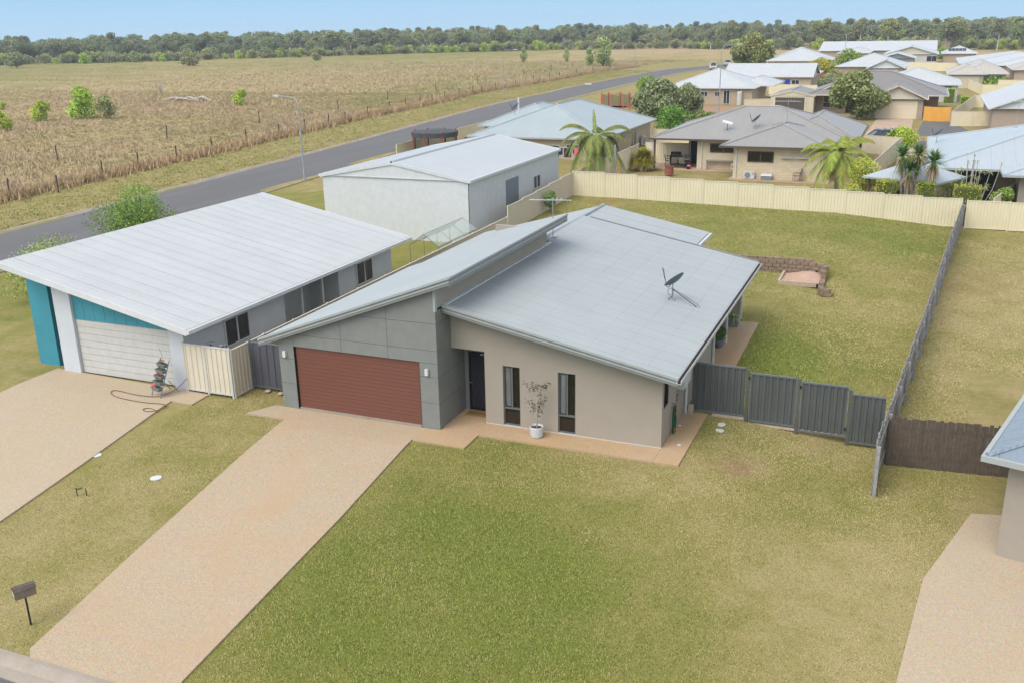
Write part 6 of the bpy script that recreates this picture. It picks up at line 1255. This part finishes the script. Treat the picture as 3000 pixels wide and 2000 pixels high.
palm('feathery palm beside the cream block house behind the back fence', (8.35, 47.2, .2), 2.3, [(cr_+8, 2.6, .9, .95), (cr_+175, 2.6, .75, .95), (cr_+30, 2.3, .9, .8), (cr_+190, 2.6, .0, 1.0), (cr_-12, 2.5, .1, 1.15), (cr_+225, 2.2, .3, 1.5), (cr_-45, 2.3, .2, 1.4), (cr_+60, 2.2, 1., .9), (cr_-95, 1.5, 1.0, .9), (cr_+100, 2.4, .9, 1.0), (cr_-30, 2.3, -.1, 1.2), (cr_+205, 2.4, -.2, 1.2), (cr_+150, 2.3, .6, 1.0), (cr_-70, 2.2, .0, 1.3), (cr_+0, 2.5, .5, 1.0), (cr_+185, 2.5, .4, .95), (cr_+240, 2.3, .6, 1.2), (cr_-100, 2.3, .1, 1.2)], [(.15, .20, .03), (.20, .24, .045), (.10, .145, .025), (.26, .23, .05)], 4)
def yucca(label, p, th, heads, seed):
    t = thing('yucca', label, 'yucca', p); m = MB()
    for i, (dx, dy, z, L) in enumerate(heads):
        m.tube([(dx*.3, dy*.3, -.1), (dx*.8, dy*.8, z*.5), (dx, dy, z)], [.12, .09, .08], 8)
        blade_plant(t, 'leaf_rosette', (dx, dy, z), 170, L*1.45, .075, [(.085, .15, .035), (.125, .20, .05), (.055, .11, .03)], seed+i, 1.05, .25); blade_plant(t, 'dead_leaf_skirt', (dx, dy, z-.15), 70, L*1.2, .06, [(.34, .27, .15), (.28, .215, .115)], seed+90+i, -.9, .6, .5)
    m.build('trunk', 'bark_pale', t, False)
q = at(*zR(1040, 760), y=41.0); yucca('clump of tall yuccas with spiky green heads behind the back fence', (q[0], 41.2, 0), 2, [(0, -.3, q[2]+.0, .75), (-.5, .4, q[2]+.75, .75), (.45, .3, q[2]+.85, .7)], 31)
q = at(*zR(1315, 700), y=41.0); yucca('single tall yucca with a brown skirt behind the back fence', (q[0], 41.1, 0), 2, [(0, 0, q[2]+.1, .75)], 51)
def hedge(label, p, sx, sy, h, seed, cols=[(.26, .28, .025), (.32, .33, .03), (.16, .19, .025)]):
    t = thing('clipped_hedge', label, 'hedge', p); r = np.random.default_rng(seed); n = 1500; P = r.uniform(-1, 1, (n, 3)); ax = r.integers(0, 3, n); P[np.arange(n), ax] = np.sign(P[np.arange(n), ax])*r.uniform(.9, 1.04, n); P = P*[sx/2, sy/2, h/2]+[0, 0, h/2]; P[:, 2] = np.abs(P[:, 2])
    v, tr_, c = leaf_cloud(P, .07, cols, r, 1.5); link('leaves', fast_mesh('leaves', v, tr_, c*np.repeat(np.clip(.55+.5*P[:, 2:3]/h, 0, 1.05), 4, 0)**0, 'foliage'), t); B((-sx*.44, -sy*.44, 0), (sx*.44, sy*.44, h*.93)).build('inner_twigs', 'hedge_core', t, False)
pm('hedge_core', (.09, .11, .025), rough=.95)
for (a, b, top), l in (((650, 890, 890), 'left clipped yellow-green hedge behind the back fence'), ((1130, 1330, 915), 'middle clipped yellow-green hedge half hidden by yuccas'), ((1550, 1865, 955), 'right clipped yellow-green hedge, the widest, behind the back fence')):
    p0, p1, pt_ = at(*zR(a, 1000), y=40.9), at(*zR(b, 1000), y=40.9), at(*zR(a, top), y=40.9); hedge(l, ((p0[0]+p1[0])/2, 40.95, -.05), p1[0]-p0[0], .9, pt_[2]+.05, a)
dr = thing('dracaena', 'tall thin-stemmed dracaena with tufted tops right of the gazebo', 'shrub', (16.9, 44.2, 0)); r = np.random.default_rng(8); m = MB()
for i in range(26):
    x, y, z = r.normal(0, .7), r.normal(0, .5), r.uniform(1.2, 3.1) if i < 19 else r.uniform(3.2, 4.1); m.tube([(x*.4, y*.4, 0), (x*.8, y*.8, z*.5), (x, y, z)], [.035, .03, .018], 4); blade_plant(dr, 'leaf_tuft', (x, y, z), 26 if i < 19 else 16, .42 if i < 19 else .25, .035, [(.30, .32, .14), (.38, .38, .2), (.2, .24, .08)], 300+i, 1.0, .4)
m.build('stems', 'bark_pale', dr, False)
def shrub(label, p, h, w, cols, seed, n=1500, leaf=.10, name='shrub', th=.25, cr=(.24, .36), ncl=12, trunk='bark'): return plant(name, label, 'shrub' if h < 4.5 else 'tree', p, tree_meshes(name, seed, h, w, th, ncl, n, leaf, [tuple(q*1.12 for q in k) for k in cols], trunk, cr, dens=1.9), 1., 0.)
def pshrub(px, base, top, wpx, cols, label, seed, n=1300, name='shrub', **k):
    """plant on the ground at a pixel, sized in metres from its distance"""
    p = GP(px, base); d = np.linalg.norm(p-CAM)/F; h, w = (base-top)*d, wpx*d
    return shrub(label, p, h, w, cols, seed, int(n*2.4), max(.05, .033*w), name, th=.12*h, **k)
YG = [(.27, .27, .04), (.33, .31, .055), (.18, .20, .035)]
bamb = at(*zR(600, 760), y=47); shrub('feathery yellow-green shrub between the palm and the yuccas', (10.3, 45.2, 0), 3.5, 2.3, YG, 61, 2600, .07, th=.2); shrub('small grey-green shrub at the foot of the yellow-green one', (9.9, 42.2, 0), 1.9, 1.3, GUM2, 62, 900, .06)
shrub('dark leafy shrubbery growing inside the gazebo', (12.8, 44.0, .1), 2.2, 2.6, [(.06, .11, .03), (.09, .15, .04)], 63, 1100, .08); shrub('green climber on the cream fence at the far right', (19.0, 43.0, 0), 2.1, 1.7, BRIGHT, 64, 1200, .07); shrub('pale tangled shrub behind the dracaena', (16.0, 45.6, 0), 2.3, 2.3, [(.34, .33, .10), (.26, .27, .09)], 65, 1500, .06)
q = GP(*zL(2140, 975)); bsh = thing('fan_shrub', 'round yellow-green clump of narrow arching leaves beside the lot fence', 'shrub', (-8.2, 55.6, .5)); blade_plant(bsh, 'leaves', (0, 0, .9), 900, 1.45, .08, [(.26, .25, .03), (.18, .20, .03), (.32, .29, .045)], 71, 1.05, .35); blade_plant(bsh, 'dead_leaves', (0, 0, .75), 300, 1.1, .07, [(.36, .30, .19), (.29, .22, .13)], 72, -.75, .3)
shrub('rounded fresh green shrub, left of a pair beside the grey corrugated roof', (-12.4, 84.5, .2), 3.6, 4.6, [(.09, .17, .018), (.13, .22, .03), (.055, .11, .015)], 73, 2600, .13, th=.3); shrub('rounded fresh green shrub, right of a pair beside the grey corrugated roof', (-9.4, 86.5, .2), 3.3, 3.6, [(.09, .17, .018), (.13, .22, .03), (.055, .11, .015)], 74, 2000, .13, th=.3)
WAT = [(.13, .155, .066), (.165, .185, .082), (.10, .125, .05), (.20, .21, .11)]
pshrub(1925, 352, 236, 150, WAT, 'grey-green flowering tree with a spreading crown beside the blue-grey roof', 75, 3000, 'wattle_tree', ncl=22, cr=(.17, .28)); pshrub(2012, 346, 250, 105, WAT, 'second grey-green flowering tree to the right, merging crowns', 76, 2200, 'wattle_tree', ncl=16, cr=(.18, .28))
pshrub(1893, 318, 221, 78, BRIGHT, 'bright green shrub behind the flowering tree', 77)
pshrub(2508, 352, 215, 146, [(.165, .185, .065), (.21, .225, .085), (.12, .14, .047)], 'olive-leaved tree on a lawn in front of the tan brick house', 78, 3400, 'street_tree', ncl=22, cr=(.17, .27))
pshrub(2198, 200, 108, 116, [(.14, .165, .047), (.17, .185, .055), (.11, .135, .037), (.21, .165, .055)], 'big dense brown-green street tree at the road bend', 79, 5200, 'street_tree', ncl=34, cr=(.17, .27))
RED = [(.25, .10, .07), (.2, .13, .08)]
for k, (px, ba, tp, wp, c, l) in enumerate(((2480, 224, 150, 76, BRIGHT, 'tall bright green tree between the far white roofs'), (2405, 228, 172, 70, YG, 'yellow-green tree left of the far white gable'), (2505, 225, 183, 92, LIME, 'lime green tree in front of the far white gable'), (2440, 246, 205, 62, OLIVE, 'olive shrub below the yellow-green trees'), (2377, 252, 229, 55, BRIGHT, 'low green hedge-like shrub behind the flag fence'), (2335, 252, 228, 40, RED, 'reddish low shrub behind the flag fence'), (2407, 232, 212, 20, [(.35, .05, .06), (.25, .08, .05)], 'small crimson shrub among the yellow-green trees'), (2432, 264, 224, 72, GUM2, 'grey-green shrub right of the flag fence'), (2256, 180, 150, 26, LIME, 'lime shrub right of the big street tree'), (2763, 174, 143, 40, BRIGHT, 'palm-like clump of green between the far roofs'), (2905, 259, 226, 80, BRIGHT, 'broad green shrub right of the parked wagon'), (2874, 257, 240, 18, YG, 'small yellowish shrub beside the parked wagon'), (2962, 367, 321, 92, BRIGHT, 'round green shrub in front of the right-hand gable house'), (2637, 434, 374, 80, [(.26, .33, .03), (.33, .40, .05), (.18, .24, .03)], 'clipped yellow-green shrub beside the roof-racked car'))): pshrub(px, ba, tp, wp, c, l, 100+k)
for k, (x, z, w) in enumerate(((17.3, 2.2, 1.5), (19.4, 1.3, 1.1))): hedge(('taller' if k == 0 else 'shorter')+' clipped green hedge block beside the white-walled house', (x, 139.5-k*4, 0), w, 1.2, z, 500+k, [(.24, .34, .04), (.3, .4, .05)])
for i, (x, y) in enumerate(((13.2, 88.5), (12.9, 70.5))): pass
bb = thing('bare_shrub', 'leafless twiggy shrub on dry ground left of the pale roof', 'shrub', (14.2, 72, 0)); m = MB(); r = np.random.default_rng(12)
for i in range(26): a = r.uniform(0, 6.28); m.tube([(0, 0, 0), (.4*math.cos(a), .4*math.sin(a), .8), (1.1*math.cos(a+.3), 1.1*math.sin(a+.3), r.uniform(1.2, 2.1))], [.03, .02, .006], 4)
m.build('branches', 'bark', bb, False)
# shrub climbing by the left fence, tree behind the neighbour, low tree top left
q = at(1200+1590/3.92, 480+520/3.92, z=.75); vt = thing('fence_shrub', 'small leafy shrub growing against the beige left fence', 'shrub', (-8.05, 32.0, .78)); MB().tube([(0, 0, 0), (.03, .05, .5), (.0, .1, 1.0)], [.03, .02, .01], 5).build('trunk', 'bark', vt, False); foliage_ball(vt, 'leaves', (.0, .05, 1.05), .42, .62, 520, .085, [(.10, .17, .05), (.15, .23, .07)], 81)
shrub('feathery bright green tree behind the white skillion house', (-28.5, 17.8, -.2), 4.6, 5.2, [(.11, .19, .03), (.16, .25, .045), (.07, .13, .025)], 83, 7000, .06, 'feathery_tree', .8, (.2, .32), 16)
shrub('low light green shrub showing over the white roof edge at the left', (-26.0, 9.0, -.1), 3.3, 4.4, [(.16, .21, .05), (.21, .26, .07)], 84, 4000, .06)
pl = thing('timber_stack', 'stack of raw timber boards leaning by the cream lot fence', 'timber', (-8.6, 49.5, .6))
for i in range(6): MB().bar((-8.95+.09*i, 49.2, .6), (-9.05+.12*i, 49.9, 2.2-.05*i), .07, .18).build('board', 'timber_raw', pl)
pg = thing('steel_post', 'tall galvanised steel post beside the timber boards', 'post', (-7.0, 43.0, .6)); MB().tube([(0, 0, 0), (0, 0, 3.4)], .07, 8).build('pole', 'galv', pg, False); MB().lathe((0, 0, 3.38), [(.08, 0), (.08, .04), (.02, .06)], 8).build('cap', 'galv', pg, False)

# ================================================================== GRASS
def blades(name, label, pts, h, w, n, cols, seed, kind='stuff', lean=.5, mat='blades', var=.22, spread=.25, snap=True, straw=0.):
    """n blades (thin triangles) round every point; cols (m,3) colour per point"""
    r = np.random.default_rng(seed); m = len(pts); P = np.repeat(pts, n, 0); C = np.repeat(cols, n, 0)*r.uniform(1-var, 1+var, (m*n, 1)); k = len(P); st_ = (r.uniform(0, 1, (k, 1)) < straw)*r.uniform(.3, .9, (k, 1)); C = C*(1-st_)+np.array((.40, .33, .15))*st_
    hh = np.repeat(h, n)[:, None] if hasattr(h, '__len__') else h; ww = np.repeat(w, n)[:, None] if hasattr(w, '__len__') else w
    a = r.uniform(0, 2*np.pi, k); d = np.stack([np.cos(a), np.sin(a), 0*a], 1); s = np.stack([-d[:, 1], d[:, 0], 0*a], 1); a2 = r.uniform(0, 2*np.pi, k); P = P+np.stack([np.cos(a2), np.sin(a2), 0*a2], 1)*r.uniform(0, 1, (k, 1))**.5*spread; P[:, 2] = g(P[:, 0], P[:, 1])-.004 if snap else P[:, 2]
    L = hh*r.uniform(.55, 1.25, (k, 1)); tip = P+d*L*lean*r.uniform(.2, 1.2, (k, 1))+np.array([0, 0, 1])*L
    v = np.stack([P-s*ww/2, P+s*ww/2, tip], 1).reshape(-1, 3); t = np.arange(k*3).reshape(-1, 3)
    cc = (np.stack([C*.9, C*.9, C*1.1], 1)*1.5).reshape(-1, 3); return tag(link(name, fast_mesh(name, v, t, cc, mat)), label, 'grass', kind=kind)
from mathutils import noise as mn
def fbm(x, y, s): return np.array([mn.fractal(Vector((a*s, b*s, 3.3)), 1., 2., 4) for a, b in zip(x, y)])
HARD = [(-6.98, -6.0, -1.05, 2), (-5.5, .5, -13.3, .1), (-.55, 1.34, -1.02, 2.1), (-6.15, 7.86, .03, 15.3), (4.1, 7.9, 8.9, 15.2), (-6.2, 4.5, 10, 18.7), (-19, -10.3, -.2, 16), (7.6, 9.7, 22.2, 24.8)]
def lawn_pts(x0, x1, y0, y1, n, seed):
    r = np.random.default_rng(seed); x = r.uniform(x0, x1, n); y = r.uniform(y0, y1, n); ok = np.ones(n, bool)
    xl = np.interp(y, [-13.2, GP(415.8, 1600)[1], GP(710, 1334)[1], -.98], [-3.55, GP(415.8, 1600)[0], GP(710, 1334)[0], -5.38]); xr = np.interp(y, [-13.2, GP(999, 1517)[1], -1.0], [.42, GP(999, 1517)[0], -.52])
    ok &= ~((x > xl+.05) & (x < xr-.05) & (y < -.9)); ok &= ~((x > -7.0) & (x < 7.86) & (y > -.02) & (y < 19)) | ((x > 7.87) & (y > .0))
    ok &= ~((x > -7.0) & (x < 1.35) & (y > -1.05) & (y < .1)); ok &= ~((x > 4) & (x < 7.9) & (y > 8.8) & (y < 15.3)); ok &= ~((x < -9.15) & (y > -13.3) & (y < .2)); ok &= ~((x < -9.3) & (y > 0)); ok &= ~((x > 7.6) & (x < 9.9) & (y > 22.2) & (y < 24.8)); ok &= y > -13.15
    ok &= ~((x > np.interp(y, [-14, -6, -2], [pR[0][0], pR[1][0]+.1, pR[2][0]])) & (y < pR[2][1]+.2)); ok &= ~((x > 15.9) & (y > -1.8) & (y < 13))
    x, y = x[ok], y[ok]; R, Pd, Ba = zone(x, y); f = R-.07+.62*fbm(x, y, .33)+.34*fbm(x, y, 1.9); f = f[:, None]
    T_, D_, G_ = (np.array(c)*1.05 for c in (LAWN_T, LAWN_D, LAWN_G)); t1 = np.clip((f-.05)/.4, 0, 1); t2 = np.clip((f-.45)/.5, 0, 1); C = (T_*(1-t1)+D_*t1)*(1-t2)+G_*t2
    keep_ = r.uniform(0, 1, len(x)) > Ba*.9; x, y, C, R = x[keep_], y[keep_], C[keep_], R[keep_]; return np.stack([x, y, g(x, y)-.005], 1), C, R
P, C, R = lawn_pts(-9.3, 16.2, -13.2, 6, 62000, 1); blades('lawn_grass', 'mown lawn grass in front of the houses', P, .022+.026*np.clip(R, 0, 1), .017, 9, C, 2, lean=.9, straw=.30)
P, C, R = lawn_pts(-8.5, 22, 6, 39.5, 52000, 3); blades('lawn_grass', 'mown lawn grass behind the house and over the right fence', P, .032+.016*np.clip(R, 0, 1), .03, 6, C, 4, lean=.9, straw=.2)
def paddock(n, dmin, dmax, seed, h, w, k, name, label):
    r = np.random.default_rng(seed); y = r.uniform(dmin, dmax, n); x = fence_x(y)-r.exponential(1., n)*np.interp(y, [0, 60, 120, 300], [60, 75, 70, 60])
    f = fbm(x, y, .05)+.5*fbm(x, y, .35); f = f[:, None]; A, Bc, Cc = np.array((.50, .385, .225)), np.array((.45, .365, .19)), np.array((.31, .29, .10))
    t1 = np.clip((f+.5)/.5, 0, 1); t2 = np.clip((f-.02)/.35, 0, 1); C = (A*(1-t1)+Bc*t1)*(1-t2)+Cc*t2
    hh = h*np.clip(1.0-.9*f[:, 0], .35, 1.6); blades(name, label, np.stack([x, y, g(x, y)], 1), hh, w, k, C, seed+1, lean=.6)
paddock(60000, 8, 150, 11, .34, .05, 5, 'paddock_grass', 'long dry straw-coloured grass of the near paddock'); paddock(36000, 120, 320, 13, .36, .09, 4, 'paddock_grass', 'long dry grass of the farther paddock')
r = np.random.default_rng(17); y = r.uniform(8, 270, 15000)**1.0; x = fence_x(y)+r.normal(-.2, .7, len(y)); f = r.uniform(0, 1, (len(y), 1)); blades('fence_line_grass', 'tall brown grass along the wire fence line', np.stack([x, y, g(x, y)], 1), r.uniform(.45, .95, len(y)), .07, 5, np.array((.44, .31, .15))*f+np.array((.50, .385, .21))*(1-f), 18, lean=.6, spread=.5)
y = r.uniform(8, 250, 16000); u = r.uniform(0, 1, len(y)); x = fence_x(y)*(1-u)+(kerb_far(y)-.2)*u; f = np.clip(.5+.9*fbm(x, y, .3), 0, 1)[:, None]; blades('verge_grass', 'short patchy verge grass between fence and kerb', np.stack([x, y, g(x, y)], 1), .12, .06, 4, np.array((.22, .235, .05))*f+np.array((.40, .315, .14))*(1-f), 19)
P = []; r = np.random.default_rng(23); x = r.uniform(-34, 32, 26000); y = r.uniform(41, 140, 26000); blades('yard_grass', 'dry patchy grass in the yards behind', np.stack([x, y, g(x, y)], 1), .06, .05, 3, np.array((.34, .28, .11))*np.ones((len(x), 3)), 24)

# ================================================================== AIR
hz = MB().box((-640, -60, -3), (420, 760, 19)).build('haze', 'white'); tag(hz, kind='stuff'); hz.data.materials.clear()
hm = bpy.data.materials.new('haze'); hm.use_nodes = True; hn = hm.node_tree; hn.nodes.clear(); ho = hn.nodes.new('ShaderNodeOutputMaterial'); hv = hn.nodes.new('ShaderNodeVolumePrincipled')
hv.inputs['Color'].default_value = (.80, .88, .97, 1); hv.inputs['Density'].default_value = .00028; hv.inputs['Anisotropy'].default_value = .2; hn.links.new(hv.outputs[0], ho.inputs['Volume']); hz.data.materials.append(hm)
